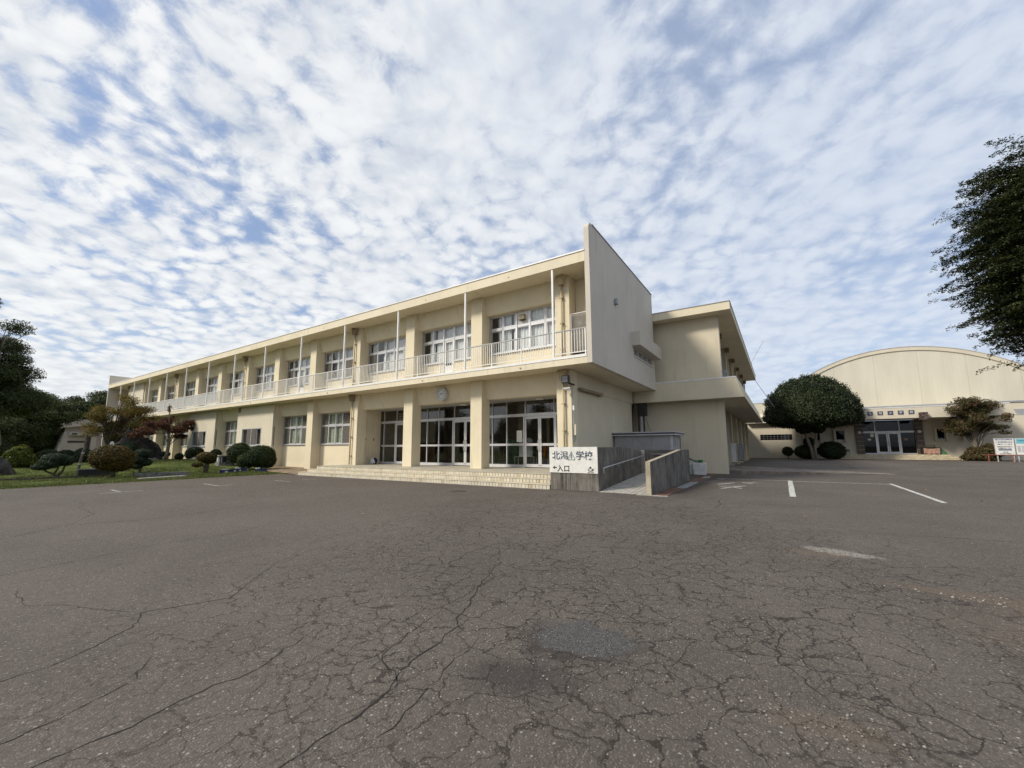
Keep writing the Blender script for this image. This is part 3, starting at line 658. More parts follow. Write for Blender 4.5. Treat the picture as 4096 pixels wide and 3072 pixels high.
# ---- windows
def curtain(parent, x0, x1, y, z0, z1, mat, folds=9, amp=0.035):
    n = max(6, int(folds*(x1-x0)*3)); vs = []; ph = random.uniform(0, 6)
    for i in range(n+1):
        x = x0+(x1-x0)*i/n; a = y+amp*math.sin(ph+i*1.35)+0.3*amp*math.sin(i*0.71)
        vs += [(x, a, z0), (x, a, z1)]
    mb = MB(); mb.add(vs, [(2*i, 2*i+2, 2*i+3, 2*i+1) for i in range(n)]); o = mb.build('curtain', M[mat], parent, smooth=True); return o
def window(parent, x0, x1, z0, z1, mull, zt, y=YW, cur='curtain', door=None, vent=False, scr=(), sill=True, curspec=None, fw=0.045, glass='glass'):
    """aluminium window: outer frame, mullions, transom, a sash round every light, panes and curtains"""
    mb = MB(); ya, yb = y+0.02, y+0.11
    mb.box(x0, x0+fw, ya, yb, z0, z1); mb.box(x1-fw, x1, ya, yb, z0, z1); mb.box(x0+fw, x1-fw, ya, yb, z1-fw, z1)
    xsx = [x0+fw] + list(mull) + [x1-fw]
    if door is None: mb.box(x0+fw, x1-fw, ya, yb, z0, z0+fw)
    else:
        mb.box(x0+fw, mull[door-1]-0.03, ya, yb, z0, z0+fw); mb.box(mull[door]+0.03, x1-fw, ya, yb, z0, z0+fw)
    for i, mx in enumerate(mull):
        wdt = 0.035 if i in (1, 2) else 0.022
        zz = z0+fw
        mb.box(mx-wdt, mx+wdt, ya-(0.03 if i in (1, 2) else 0), yb, (5.08 if door is not None and i in (door-1, door) else zz), z1-fw)
    edges = [x0+fw] + list(mull) + [x1-fw]
    for i in range(len(edges)-1):
        mb.box(edges[i]+0.036, edges[i+1]-0.036, ya-0.01, yb-0.012, zt-0.06, zt+0.06)
    win = mb.build('window', M['alu'], parent)
    sash = MB()
    for i in range(len(edges)-1):
        xa, xb = edges[i]+0.037, edges[i+1]-0.037
        yo = 0.012 if i % 2 else 0.040
        for r, (za, zb) in enumerate(((z0+fw, zt-0.061), (zt+0.061, z1-fw-0.001))):
            if door is not None and i == door and r == 0:
                za = 5.10
                dm = MB(); dm.box(xa, xa+0.09, y+0.03, y+0.075, za, zb); dm.box(xb-0.09, xb, y+0.03, y+0.075, za, zb); dm.box(xa+0.09, xb-0.09, y+0.03, y+0.075, zb-0.09, zb)
                dm.box(xa+0.09, xb-0.09, y+0.03, y+0.075, za, za+0.85); d = dm.build('balcony_door', M['white'], win)
                MBh = MB(); MBh.tube([(xa+0.045, y+0.03, za+0.95), (xa+0.045, y-0.03, za+0.95), (xa+0.14, y-0.03, za+0.95)], 0.012, 6); MBh.build('door_handle', M['grey'], win)
                MB().box(xa+0.09, xb-0.09, y+0.048, y+0.056, za+0.85, zb-0.09).build('pane', M[glass], win); continue
            if vent and i == 2 and r == 1:
                MB().box(xa, xb, y+0.03, y+0.06, za, zb).build('vent_panel', M['white'], win)
                xm = (xa+xb)/2; vm = MB(); vm.prism([(y+0.028, zb-0.14), (y-0.13, zb-0.16), (y-0.17, zb-0.24), (y-0.17, zb-0.42), (y+0.028, zb-0.42)], 'x', xm-0.15, xm+0.15)
                v = vm.build('vent_hood', M['palewood'], win, bevel=0.012)
                MB().box(xm-0.14, xm+0.14, y-0.16, y+0.02, zb-0.45, zb-0.422).build('vent_louvre', M['black'], win); continue
            sw = 0.036
            sash.box(xa, xa+sw, y+yo, y+yo+0.03, za, zb); sash.box(xb-sw, xb, y+yo, y+yo+0.03, za, zb); sash.box(xa+sw, xb-sw, y+yo, y+yo+0.03, za, za+sw); sash.box(xa+sw, xb-sw, y+yo, y+yo+0.03, zb-sw, zb)
            MB().box(xa+sw, xb-sw, y+yo+0.010, y+yo+0.018, za+sw, zb-sw).build('pane', M[glass], win)
            if (i, r) in scr: MB().box(xa+sw*0.5, xb-sw*0.5, y-0.006, y-0.003, za+sw*0.5, zb-sw*0.5).build('insect_screen', M['screen'], win)
    sash.build('sash', M['alu'], win)
    if sill:
        sm = MB(); sm.box(x0-0.02, x1+0.02, y-0.09, y+0.02, z0-0.055, z0-0.004) if door is None else (sm.box(x0-0.02, mull[door-1]-0.04, y-0.09, y+0.02, z0-0.055, z0-0.004), sm.box(mull[door]+0.04, x1+0.02, y-0.09, y+0.02, z0-0.055, z0-0.004))
        sm.build('sill', M['alu'], win)
    for (a, b) in (curspec or [(0.06, 0.94)]):
        curtain(win, x0+(x1-x0)*a, x0+(x1-x0)*b, y+0.17, (z0 if door is None else z0)-0.05, z1+0.05, cur)
    return win
for j in range(12):
    xa, xb = cx(j+1)+0.35, cx(j)-0.35
    mull = [xa+0.80, xa+1.62, xa+2.36, xa+3.22]
    random.seed(50+j)
    if j == 11:
        mb = MB(); n = 14
        for i in range(n):
            a, b = cx(12)-0.1+(cx(11)+0.1-(cx(12)-0.1))*i/n, cx(12)-0.1+(cx(11)+0.1-(cx(12)-0.1))*(i+1)/n
            o = MB().box(a+0.006, b-0.006, 15.70, 15.78, 5.07, 9.02).build('board', M['board'], school)
        continue
    door = 2 if j in (1, 4, 7) else None
    cs = [(0.12, 0.30), (0.33, 0.97)] if j in (0,) else ([(0.10, 0.20), (0.24, 0.96)] if j % 3 == 1 else [(0.05, 0.17), (0.30, 0.96)])
    scr = {0: (), 1: ()}.get(j, ((0, 0), (3, 0)) if j % 2 else ((0, 0),))
    window(school, xa, xb, 6.17, 8.128, mull, 7.41, door=door, vent=(j == 0), scr=scr, curspec=cs)
    mb = MB()
    if door is None: mb.box(xa, xb, YW, YW+0.16, 5.062, 6.10)
    else: mb.box(xa, mull[1]-0.04, YW, YW+0.16, 5.062, 6.10); mb.box(mull[2]+0.04, xb, YW, YW+0.16, 5.062, 6.10)
    part(mb, 'sill_wall', 'wall')
# ground floor
for j in range(3, 12):
    xa, xb = cx(j+1)+0.35, cx(j)-0.35
    random.seed(90+j)
    if j in (5, 7):
        x0, x1 = cx(j+1)-0.42, cx(j)+0.32; wx0, wx1 = (-35.72, -32.72) if j == 5 else (-45.35, -42.35)
        def boards(a, b, z0, z1):
            n = max(1, round((b-a)/0.42))
            for i in range(n):
                p, q_ = a+(b-a)*i/n, a+(b-a)*(i+1)/n
                MB().box(p+0.004, q_-0.004, 15.62, 15.72, z0, z1).build('board', M['board'], school)
        boards(x0, wx0, 0.0, 4.79); boards(wx1, x1, 0.0, 4.79); boards(wx0, wx1, 3.08, 4.79); boards(wx0, wx1, 0.0, 1.74)
        part(MB().box(x0+0.01, x1-0.01, 15.722, 15.79, 3.1, 4.79), 'wall_panel', 'board'); part(MB().box(x0+0.01, x1-0.01, 15.722, 15.79, 0.0, 1.72), 'wall_panel', 'board')
        L = wx1-wx0
        mb = MB(); fw = 0.05
        mb.box(wx0, wx0+fw, 15.60, 15.74, 1.745, 3.075); mb.box(wx1-fw, wx1, 15.60, 15.74, 1.745, 3.075); mb.box(wx0+fw, wx1-fw, 15.60, 15.74, 1.745, 1.80); mb.box(wx0+fw, wx1-fw, 15.60, 15.74, 3.02, 3.075); mb.box(wx0+L/2-0.03, wx0+L/2+0.03, 15.60, 15.74, 1.80, 3.02)
        win = mb.build('window', M['alu'], school)
        sash = MB()
        for i in range(4):
            a, b = wx0+fw+(L-2*fw)*i/4, wx0+fw+(L-2*fw)*(i+1)/4; y = 15.64+0.03*(i in (0, 3)); sash.box(a, a+0.035, y, y+0.03, 1.80, 3.02); sash.box(b-0.035, b, y, y+0.03, 1.80, 3.02); sash.box(a+0.035, b-0.035, y, y+0.03, 1.80, 1.84); sash.box(a+0.035, b-0.035, y, y+0.03, 2.98, 3.02)
            MB().box(a+0.035, b-0.035, y+0.01, y+0.016, 1.84, 2.98).build('pane', M['glass'], win)
            if i in (1, 2): MB().box(a+0.02, b-0.02, 15.612, 15.615, 1.82, 3.0).build('insect_screen', M['screen'], win)
        sash.build('sash', M['alu'], win); MB().box(wx0-0.03, wx1+0.03, 15.54, 15.62, 1.69, 1.742).build('sill', M['alu'], win)
        for i in range(2): curtain(win, wx0+L*(0.24+0.34*i), wx0+L*(0.50+0.42*i), 15.95, 1.75, 3.2, 'palewood')
        part(MB().box(wx0-0.05, wx1+0.05, 16.3, 16.35, 1.6, 3.3), 'room_partition', 'wall_in')
        continue
    mull = [xa+0.78, xa+1.62, xa+2.36, xa+3.20]
    window(school, xa, xb, 1.80, 3.858, mull, 3.03, cur='gcurtain', scr=((0, 0), (3, 0), (0, 1), (3, 1)), curspec=[(0.03, 0.97)])
    mb = MB(); mb.box(xa, xb, YW, YW+0.16, 0.72, 1.735); mb.box(xa, xb, YW, YW+0.16, 0.0, 0.708); mb.box(xa, xb, YW+0.006, YW+0.15, 0.70, 0.73); part(mb, 'sill_wall', 'wall')
# left-hand return wall of the porch and the porch ceiling
part(MB().box(-21.95, -21.70, YC1+0.002, 17.70, 0.5, 3.90), 'porch_wall', 'wall')
part(MB().box(-21.69, -7.53, 16.63, 17.9, 3.88, 3.98), 'porch_ceiling', M['lgrey'])
for z in (1.98,):
    for y in (16.55, 17.15): part(MB().box(-21.70, -21.67, y, y+0.03, z, z+0.14), 'wall_hook', 'black')

# ---- entrance screens at the back of the porch
YE = 17.75
def screen_bay(xa, xb, verts, door, right_light=True):
    """one bay of the glazed entrance: verts = mullion positions left of the door, door = (left, meeting, right)"""
    mb = MB(); y0, y1 = YE, YE+0.10
    d0, dm_, d1 = door
    xs_ = [xa] + list(verts) + [d0]
    for x in verts: mb.box(x-0.025, x+0.025, y0, y1, 0.5, 3.06); mb.box(x-0.02, x+0.02, y0, y1, 3.21, 3.86)
    mb.box(d0-0.075, d0-0.005, y0-0.02, y1, 0.5, 3.06); mb.box(d1+0.005, d1+0.075, y0-0.02, y1, 0.5, 3.06)
    mb.box(xa, xb, y0-0.02, y1+0.02, 3.062, 3.21); mb.box(xa, xb, y0, y1, 3.862, 3.879)
    for x in (d0+0.05, d1-0.05): mb.box(x-0.02, x+0.02, y0, y1, 3.212, 3.86)
    segs = [(xs_[i]+(0.026 if i else 0), xs_[i+1]-(0.026 if i+1 < len(xs_)-1 else 0.076)) for i in range(len(xs_)-1)]
    if xb-d1 > 0.2: segs.append((d1+0.076, xb))
    for a, b in segs: mb.box(a, b, y0, y1, 0.5, 0.645); mb.box(a, b, y0, y1, 1.59, 1.70)
    s = mb.build('entrance_screen', M['alu'], school)
    for a, b in segs:
        MB().box(a, b, y0+0.045, y0+0.053, 0.646, 1.589).build('pane', M['doorglass'], s); MB().box(a, b, y0+0.045, y0+0.053, 1.701, 3.061).build('pane', M['doorglass'], s)
    tops = [xa] + list(verts) + [d0+0.05, d1-0.05, xb]
    for a, b in zip(tops[:-1], tops[1:]):
        if b-a > 0.1: MB().box(a+0.021, b-0.021, y0+0.045, y0+0.053, 3.211, 3.861).build('pane', M['doorglass'], s)
    for a, b, sd in ((d0, dm_-0.004, 1), (dm_+0.004, d1, -1)):
        m_ = MB(); m_.box(a, a+0.085, y0+0.01, y0+0.055, 0.53, 3.055); m_.box(b-0.085, b, y0+0.01, y0+0.055, 0.53, 3.055)
        for za, zb in ((0.53, 0.68), (1.58, 1.70), (2.93, 3.055)): m_.box(a+0.086, b-0.086, y0+0.012, y0+0.052, za, zb)
        dr = m_.build('door', M['alu'], school)
        for za, zb in ((0.681, 1.579), (1.701, 2.929)): MB().box(a+0.086, b-0.086, y0+0.028, y0+0.036, za, zb).build('pane', M['doorglass'], dr)
        hx = b-0.05 if sd == 1 else a+0.05
        pts = [(hx-sd*0.035*math.sin(math.pi*i/10), y0+0.01-0.075*math.sin(math.pi*i/10)**0.5, 1.28+0.66*i/10) for i in range(11)]
        MB().tube(pts, 0.014, 8).build('handle', M['lgrey'], dr, smooth=True)
        m_ = MB(); m_.lathe([(0.02, -0.012), (0.02, 0.0)], 10, (hx, y0+0.008, 0.62), 'y'); m_.build('lock', M['black'], dr)
screen_bay(-21.69, -18.48, [-21.44], (-20.30, -19.43, -18.56))
screen_bay(-18.478, -13.71, [-17.59, -16.65], (-15.51, -14.65, -13.79))
screen_bay(-13.708, -7.56, [-12.79, -11.87], (-10.77, -9.91, -9.04))
# round ceiling lights in the porch
for x in (-18.6, -14.3, -9.55):
    mb = MB(); mb.lathe([(0.17, 3.79), (0.19, 3.80), (0.19, 3.865), (0.15, 3.879)], 20, (x, 17.15, 0)); part(mb, 'porch_light', 'white', smooth=False)

# ---- downpipes with hoppers
for k in (0, 3, 6, 9, 12):
    x = cx(k)+(0.02 if k == 0 else -0.10)
    for (za, zb) in ((5.19, 9.02), (0.52 if k < 4 else 0.3, 4.79)):
        mb = MB(); mb.tube([(x, 15.70, za), (x, 15.70, zb-0.40)], 0.042, 10); p = part(mb, 'downpipe', 'pipe', smooth=True)
        mb = MB(); mb.prism([(x-0.22, zb-0.012), (x+0.22, zb-0.012), (x+0.15, zb-0.16), (x+0.13, zb-0.40), (x-0.13, zb-0.40), (x-0.15, zb-0.16)], 'y', 15.56, 15.795); mb.build('hopper', M['hopper' if k else 'pipe'], p)
        mb = MB()
        z = za+0.5
        while z < zb-0.6: mb.box(x-0.075, x+0.075, 15.66, 15.80, z, z+0.03); z += 1.15
        mb.build('bracket', M['hopper'], p)

# ---- railing
rail = MB(); rail.tube([(XL+0.25, YF+0.07, 6.25), (XR-0.22, YF+0.07, 6.25)], 0.030, 10)
rl = part(rail, 'railing', 'white', smooth=True)
MB().box(XL+0.25, XR-0.22, YF+0.055, YF+0.085, 5.285, 5.315).build('bottom_rail', M['white'], rl)
pm = MB().box(-0.024, 0.024, -0.024, 0.024, 5.176, 6.225).mesh('post'); pm.materials.append(M['white'])
PITCH = BAY/3
xp = cx(0)
posts = []
for i in range(-1, 39):
    x = cx(0)-PITCH*i
    if i % 3 == 0 or x > XR-0.3: continue
    posts.append(x)
posts.append(XR-0.29)
for x in posts:
    o = meshobj('post', pm, None, rl); o.location = (x, YF+0.07, 0)
bm_ = MB().box(-0.0105, 0.0105, -0.0105, 0.0105, 5.316, 6.222).mesh('baluster'); bm_.materials.append(M['white'])
allp = sorted(posts + [cx(k) for k in range(13)], reverse=True)
bx = []
for a, b in zip(allp[:-1], allp[1:]):
    n = round((a-b)/0.122)
    bx += [a-(a-b)*i/n for i in range(1, n)]
for x in bx[:300]:
    o = meshobj('baluster', bm_, None, rl); o.location = (x, YF+0.07, 0)
mb = MB()
for x in bx[300:]: mb.box(x-0.0105, x+0.0105, YF+0.0595, YF+0.0805, 5.316, 6.222)
tag(mb.build('balusters', M['white'], rl), kind='stuff')
# mesh infill on the far panels
MB().box(XL+0.3, -38.9, YF+0.095, YF+0.098, 5.30, 6.20).build('rail_mesh', M['mesh'], rl)
for k in range(13):
    mb = MB(); mb.box(cx(k)-0.045, cx(k)+0.045, YF+0.025, YF+0.115, 5.176, 9.029); part(mb, 'support_pole', 'white', bevel=0.012)

# ---- entrance furniture seen through the glass
def box_parts(t, specs):
    for nm, b, mt in specs: MB().box(*b).build(nm, M[mt], t)
for i, (x0, lab) in enumerate(((-12.3, 'dark shoe locker with open pigeonholes behind the right-hand doors'), (-16.4, 'dark shoe locker with open pigeonholes behind the middle doors'))):
    t = thing('shoe_locker', lab, 'shoe locker', 'shoe lockers in the entrance hall')
    MB().box(x0, x0+2.6, 20.75, 20.80, 0.5, 1.75).build('back_panel', M['wood'], t)
    for c in range(8): MB().box(x0+c*0.371-0.012, x0+c*0.371+0.012, 20.3, 20.745, 0.52, 1.73).build('divider', M['palewood'], t)
    for r_ in range(5):
        for c in range(7): MB().box(x0+c*0.371+0.013, x0+(c+1)*0.371-0.013, 20.3, 20.745, 0.5+r_*0.30, 0.52+r_*0.30).build('shelf', M['palewood'], t)
for x0, lab in ((-14.7, 'white rounded display board on legs behind the middle entrance doors'), (-11.9, 'white rounded display board on legs behind the right entrance glass')):
    t = thing('display_board', lab, 'display board', 'display boards in the entrance hall')
    pts = [(x0, 1.02), (x0+0.85, 1.02)] + [(x0+0.85-0.16+0.16*math.cos(a), 2.0-0.16+0.16*math.sin(a)) for a in [math.pi/2*i/5 for i in range(6)]] + [(x0+0.16-0.16*math.sin(a), 2.0-0.16+0.16*math.cos(a)) for a in [math.pi/2*i/5 for i in range(6)]]
    MB().prism(pts, 'y', 19.0, 19.03).build('panel', M['lgrey'], t)
    MB().box(x0+0.2, x0+0.45, 18.985, 18.998, 1.3, 1.55).build('notice', M['signwhite'], t)
    m_ = MB().box(x0-0.2, x0+1.05, 18.8, 19.2, 1.0, 1.018); m_.build('table_top', M['lgrey'], t)
    for a in (-0.18, 1.0):
        for b in (18.82, 19.17): MB().box(x0+a, x0+a+0.03, b, b+0.03, 0.5, 0.999).build('leg', M['lgrey'], t)
t = thing('wall_cabinet', 'dark green cupboard in the entrance hall', 'cupboard'); MB().box(-13.6, -12.7, 20.2, 20.8, 0.5, 1.95).build('carcass', M['net'], t); MB().box(-13.16, -13.14, 20.19, 20.199, 0.6, 1.9).build('door_gap', M['black'], t)
t = thing('hanging_apron', 'orange cloth hanging beside the inner doorway post', 'cloth'); curtain(t, -10.52, -10.36, 19.2, 1.0, 1.55, 'orange')
part(MB().box(-10.4, -10.25, 19.4, 19.55, 0.5, 4.79), 'indoor_post', 'wall_in')
t = thing('yellow_umbrella_rack', 'yellow umbrellas standing behind the left entrance door', 'umbrellas')
for i in range(4): MB().tube([(-19.9+0.1*i, 18.9, 0.5), (-19.95+0.12*i, 18.95, 1.05), (-19.93+0.11*i, 18.93, 1.4)], [0.02, 0.055, 0.012], 7).build('umbrella', M['orange'], t)
part(MB().box(-21.9, -18.9, 19.8, 19.9, 0.5, 1.85), 'wainscot', 'wood'); part(MB().box(-21.9, -18.9, 19.81, 19.9, 1.86, 4.7), 'room_partition', 'wall_in')
t = thing('wall_poster', 'large timetable poster hanging inside above the left entrance doors', 'poster')
MB().box(-21.2, -20.1, 18.6, 18.62, 3.22, 3.78).build('sheet', M['signwhite'], t)
for i in range(6):
    for j_ in range(3): MB().box(-21.15+i*0.175, -21.03+i*0.175, 18.592, 18.598, 3.27+j_*0.17, 3.38+j_*0.17).build('print_block', M[('ink', 'wood', 'net')[(i+j_) % 3]], t)
t = thing('wall_poster', 'dark green poster hanging inside above the left entrance doors', 'poster'); MB().box(-19.95, -19.0, 18.6, 18.62, 3.22, 3.84).build('sheet', M['net'], t)
# notice taped on the glass
t = thing('paper_notice', 'white paper notice taped to the glass left of the right-hand doors', 'notice')
MB().box(-11.27, -10.94, YE+0.034, YE+0.037, 1.78, 2.36).build('sheet', M['signwhite'], t)
# blue and white bag on the porch
t = thing('tool_bag', 'blue and white tool bag slumped against the porch wall', 'bag', loc=(-21.25, 16.95, 0.5))
def blob(rx, ry, rz, c, seed, n=10, amp=0.12):
    g = random.Random(seed); ph = [g.uniform(0, 6.28) for _ in range(6)]; vs = []; fs = []
    for i in range(n+1):
        th = math.pi*i/n
        for k in range(2*n):
            p = math.pi*k/n; f = 1+amp*(math.sin(3*p+ph[0])*math.sin(2*th+ph[1])+0.6*math.sin(5*p+ph[2]+3*th)+0.5*math.sin(7*th+ph[3]+2*p))
            vs.append((c[0]+rx*f*math.sin(th)*math.cos(p), c[1]+ry*f*math.sin(th)*math.sin(p), c[2]+rz*f*math.cos(th)))
    for i in range(n):
        for k in range(2*n): fs.append((i*2*n+k, i*2*n+(k+1) % (2*n), (i+1)*2*n+(k+1) % (2*n), (i+1)*2*n+k))
    return MB().add(vs, fs)
mb = blob(0.24, 0.20, 0.19, (-0.05, 0, 0.19), 3); mb.v = [(x, y, max(0.004, z)) for x, y, z in mb.v]; mb.build('bag_body', M['blue'], t, smooth=True)
MB().tube([(-0.10+0.36*i/10, -0.22+0.02*i/10, 0.02+0.42*math.sin(math.pi*min(1, i/10*0.98))**0.6*(1-0.35*i/10)) for i in range(11)], 0.035, 8).build('strap', M['foam'], t, smooth=True)
mb = blob(0.10, 0.05, 0.12, (0.05, -0.19, 0.15), 5); mb.build('pocket', M['foam'], t, smooth=True)

# ================================================================ entrance steps
steps = thing('entrance_steps', 'wide cream tiled steps in front of the entrance porch', 'steps')
RZ = [0.0, 0.167, 0.333, 0.497]; YS = [13.37, 13.70, 14.02]; XS0 = [-23.42, -23.05, -22.65]; XS1 = -7.06
for i in range(3):
    mb = MB(); mb.box(XS0[i]+0.01, XS1, YS[i]+0.010, YS[i+1]+0.02 if i < 2 else 16.46, 0 if i == 0 else RZ[i]-0.03, RZ[i+1]-0.004)
    mb.build('concrete_core', M['grout'], steps)
    MB().box(XS0[i]-0.006, XS1, YS[i]-0.016, (YS[i+1]+0.012) if i < 2 else 17.74, RZ[i+1]-0.024, RZ[i+1]).build('tread', M['porch' if i == 2 else 'tile'], steps)
MB().box(-21.6, -7.6, 16.462, 17.74, 0.45, 0.468).build('porch_slab', M['porch'], steps)
TW = 0.15
tiles = []
for i in range(3):
    n = int((XS1-XS0[i])/TW); w_ = (XS1-XS0[i])/n
    for k in range(n): tiles.append((XS1-w_*(k+0.5), i, w_))
tiles.sort(key=lambda t_: -t_[0])
tmesh = []
for i in range(3):
    hgt = RZ[i+1]-0.03-RZ[i]-0.012  # tiles stop short so dark grout draws the nosing shadow under each tread
    for v in range(3):
        me = MB().box(-0.0655, 0.0655, -0.010, 0.012, 0, hgt).mesh('tile'); me.materials.append(M['tile']); tmesh.append(me)
M['tile2'] = plain('cream_step_tile_yellowed', (0.55, 0.47, 0.32), 0.45, 0.12, 3)
M['tile3'] = plain('cream_step_tile_pale', (0.63, 0.58, 0.47), 0.45, 0.06, 3)
for i in range(3):
    tmesh[i*3+1].materials[0] = M['tile3']; tmesh[i*3+2].materials[0] = M['tile2']
rt = random.Random(5); far = MB()
for q_, (x, i, w_) in enumerate(tiles):
    if q_ < 300:
        v = rt.choice((0, 0, 0, 1, 1, 2) if rt.random() < 0.5 else (0, 0, 1))
        o = meshobj('tile', tmesh[i*3+v], None, steps); o.location = (x, YS[i]+rt.uniform(-0.0015, 0.001), RZ[i]+0.006); o.rotation_euler = (0, rt.uniform(-0.004, 0.004), 0)
    else:
        far.box(x-0.0655, x+0.0655, YS[i]-0.010, YS[i]+0.012, RZ[i]+0.006, RZ[i+1]-0.036)
if far.v: tag(far.build('far_tiles', M['tile'], steps), kind='stuff')
MB().box(-23.5, -7.06, 13.20, 13.368, -0.02, 0.006).build('gutter_strip', M['lconc'], steps)
# ================================================================ lettering
def text_mesh(body, size, mat, parent, name, M4, extrude=0.002, offset=0.0, align='LEFT'):
    cu = bpy.data.curves.new('lettering', 'FONT'); cu.body = body; cu.size = size; cu.extrude = extrude; cu.offset = offset; cu.align_x = align; cu.resolution_u = 3
    to = bpy.data.objects.new('lettering', cu); col.objects.link(to)
    dg = bpy.context.evaluated_depsgraph_get(); me = bpy.data.meshes.new_from_object(to.evaluated_get(dg))
    bpy.data.objects.remove(to); bpy.data.curves.remove(cu)
    me.materials.clear(); me.materials.append(M[mat]); me.transform(M4)
    o = bpy.data.objects.new(name, me); col.objects.link(o); o.parent = parent; return o
def face_front(x, y, z):            # text in the XZ plane, facing -Y
    return Matrix(((1, 0, 0, x), (0, 0, -1, y), (0, 1, 0, z), (0, 0, 0, 1)))

# ================================================================ access ramp with its walls and sign
ramp = thing('access_ramp', 'wheelchair ramp between dark streaked concrete walls beside the steps', 'ramp')
YR = 13.38
mb = MB(); mb.box(-7.04, -5.212, YR, YR+0.17, 0, 1.50); mb.build('sign_wall', M['conc'], ramp, bevel=0.012)
mb = MB(); mb.prism([(YR+0.171, 0), (18.55, 0), (18.55, 1.33), (16.25, 1.497), (YR+0.171, 1.497)], 'x', -5.40, -5.213); mb.build('side_wall', M['conc'], ramp, bevel=0.012)
mb = MB(); mb.prism([(13.33, 0), (20.08, 0), (20.08, 1.365), (18.30, 1.372), (13.33, 1.018)], 'x', -3.615, -3.472); mb.build('outer_wall', M['conc'], ramp, bevel=0.01)
mb = MB(); mb.box(-7.0, -3.617, 19.90, 20.06, 0, 1.362); mb.build('back_wall', M['conc'], ramp, bevel=0.012)
mb = MB(); mb.box(-5.30, -5.10, 18.56, 18.72, 0, 1.36); mb.build('corner_post', M['lconc'], ramp)
M['coping'] = plain('pale_coping_and_lit_end', (0.40, 0.35, 0.26), 0.9, 0.1, 4, bump=0.3)
mb = MB(); mb.prism([(13.325, 1.021), (18.30, 1.375), (20.085, 1.368), (20.085, 1.376), (18.30, 1.385), (13.325, 1.031)], 'x', -3.62, -3.468); mb.build('coping', M['coping'], ramp)
mb = MB(); mb.box(-3.618, -3.470, 13.318, 13.329, 0.0, 1.02); mb.build('lit_end_skin', M['coping'], ramp)  # pale skin paints sunlight onto the front end of the outer wall
# ramp surface of pale grooved tiles laid in strips
M['ramptile'] = plain('pale_ramp_tile', (0.44, 0.42, 0.375), 0.65, 0.12, 5, bump=0.15, bscale=40)
MB().prism([(13.36, -0.02), (19.9, -0.02), (19.9, 0.42), (13.36, 0.0)], 'x', -5.21, -3.617).build('ramp_slab', M['grout'], ramp)
nstr = 9
for i in range(nstr):
    x0 = -5.208+(1.59/nstr)*i
    MB().prism([(13.36, 0.001), (19.88, 0.421), (19.88, 0.433), (13.36, 0.013)], 'x', x0+0.007, x0+1.59/nstr-0.007).build('tile_strip', M['ramptile'], ramp)
MB().box(-3.9, -2.95, 13.12, 13.31, -0.02, 0.010).build('threshold', M['lconc'], ramp)
hr = MB(); hr.tube([(-5.10, 13.62, 0.62), (-5.12, 13.62, 0.78), (-5.12, 14.0, 0.81), (-5.12, 18.55, 1.11)], 0.021, 8)
h = hr.build('handrail', M['lgrey'], ramp, smooth=True)
for y in (13.64, 15.2, 17.0, 18.4):
    z = 0.78+(y-13.62)*0.0668; MB().tube([(-5.12, y, z), (-5.12, y, z-0.09), (-5.21, y, z-0.09)], 0.012, 6).build('bracket', M['lgrey'], h)
MB().tube([(-5.1, 19.82, 1.16), (-3.65, 19.82, 1.16)], 0.022, 8).build('handrail', M['lgrey'], ramp, smooth=True)
MB().tube([(-3.68, 17.2, 0.80), (-3.68, 19.7, 0.98)], 0.021, 8).build('handrail', M['lgrey'], ramp, smooth=True)
for y in (14.6, 16.0, 17.3): MB().box(-5.2128, -5.209, y, y+0.014, 0.1+(y-13.4)*0.064, 0.74+(y-13.4)*0.04).build('wall_joint', M['black'], ramp)

sign = thing('school_sign', 'white signboard with blue school name and entrance arrow on the concrete wall', 'sign')
SX0, SX1, SZ0, SZ1 = -7.055, -5.222, 0.605, 1.508
MB().box(SX0, SX1, YR-0.028, YR-0.002, SZ0, SZ1).build('board', M['signwhite'], sign)
def spos(u, v): return SX0+(SX1-SX0)*u, SZ1+(SZ0-SZ1)*v      # 0..1 across, 0..1 down
ty = YR-0.031
def sign_char(ch, u0, v_base, size, mat='ink', off=0.0062):
    x, z = spos(u0, v_base); return text_mesh(ch, size, mat, sign, 'character', face_front(x, ty, z), 0.0015, off)
for ch, u in (('北', 0.058), ('潟', 0.232), ('学', 0.565), ('校', 0.738)):
    sign_char(ch, u, 0.462, 0.325, off=0.0035 if ch in '潟校' else 0.0062)
# the mountain-shaped emblem that stands in the name
ex, ez = spos(0.475, 0.335)
def ring_prism(outer, inner, mat, name, y0=ty-0.0015, y1=ty+0.0015):
    n = len(outer); vs = [(p[0], y0, p[1]) for p in outer]+[(p[0], y0, p[1]) for p in inner]
    return MB().add(vs, [(i, (i+1) % n, n+(i+1) % n, n+i) for i in range(n)]).build(name, M[mat], sign)
def blobtri(s):
    P = [(0, 0.155), (0.035, 0.075), (0.075, 0.01), (0.135, -0.09), (0.135, -0.135), (0.09, -0.165), (0.045, -0.15), (0.0, -0.135), (-0.045, -0.15), (-0.09, -0.165), (-0.135, -0.135), (-0.135, -0.09), (-0.075, 0.01), (-0.035, 0.075)]
    return [(ex+p[0]*s, ez+p[1]*s+(1-s)*-0.03) for p in P]
ring_prism(blobtri(1.06), blobtri(0.84), 'inkgreen', 'emblem_outline')
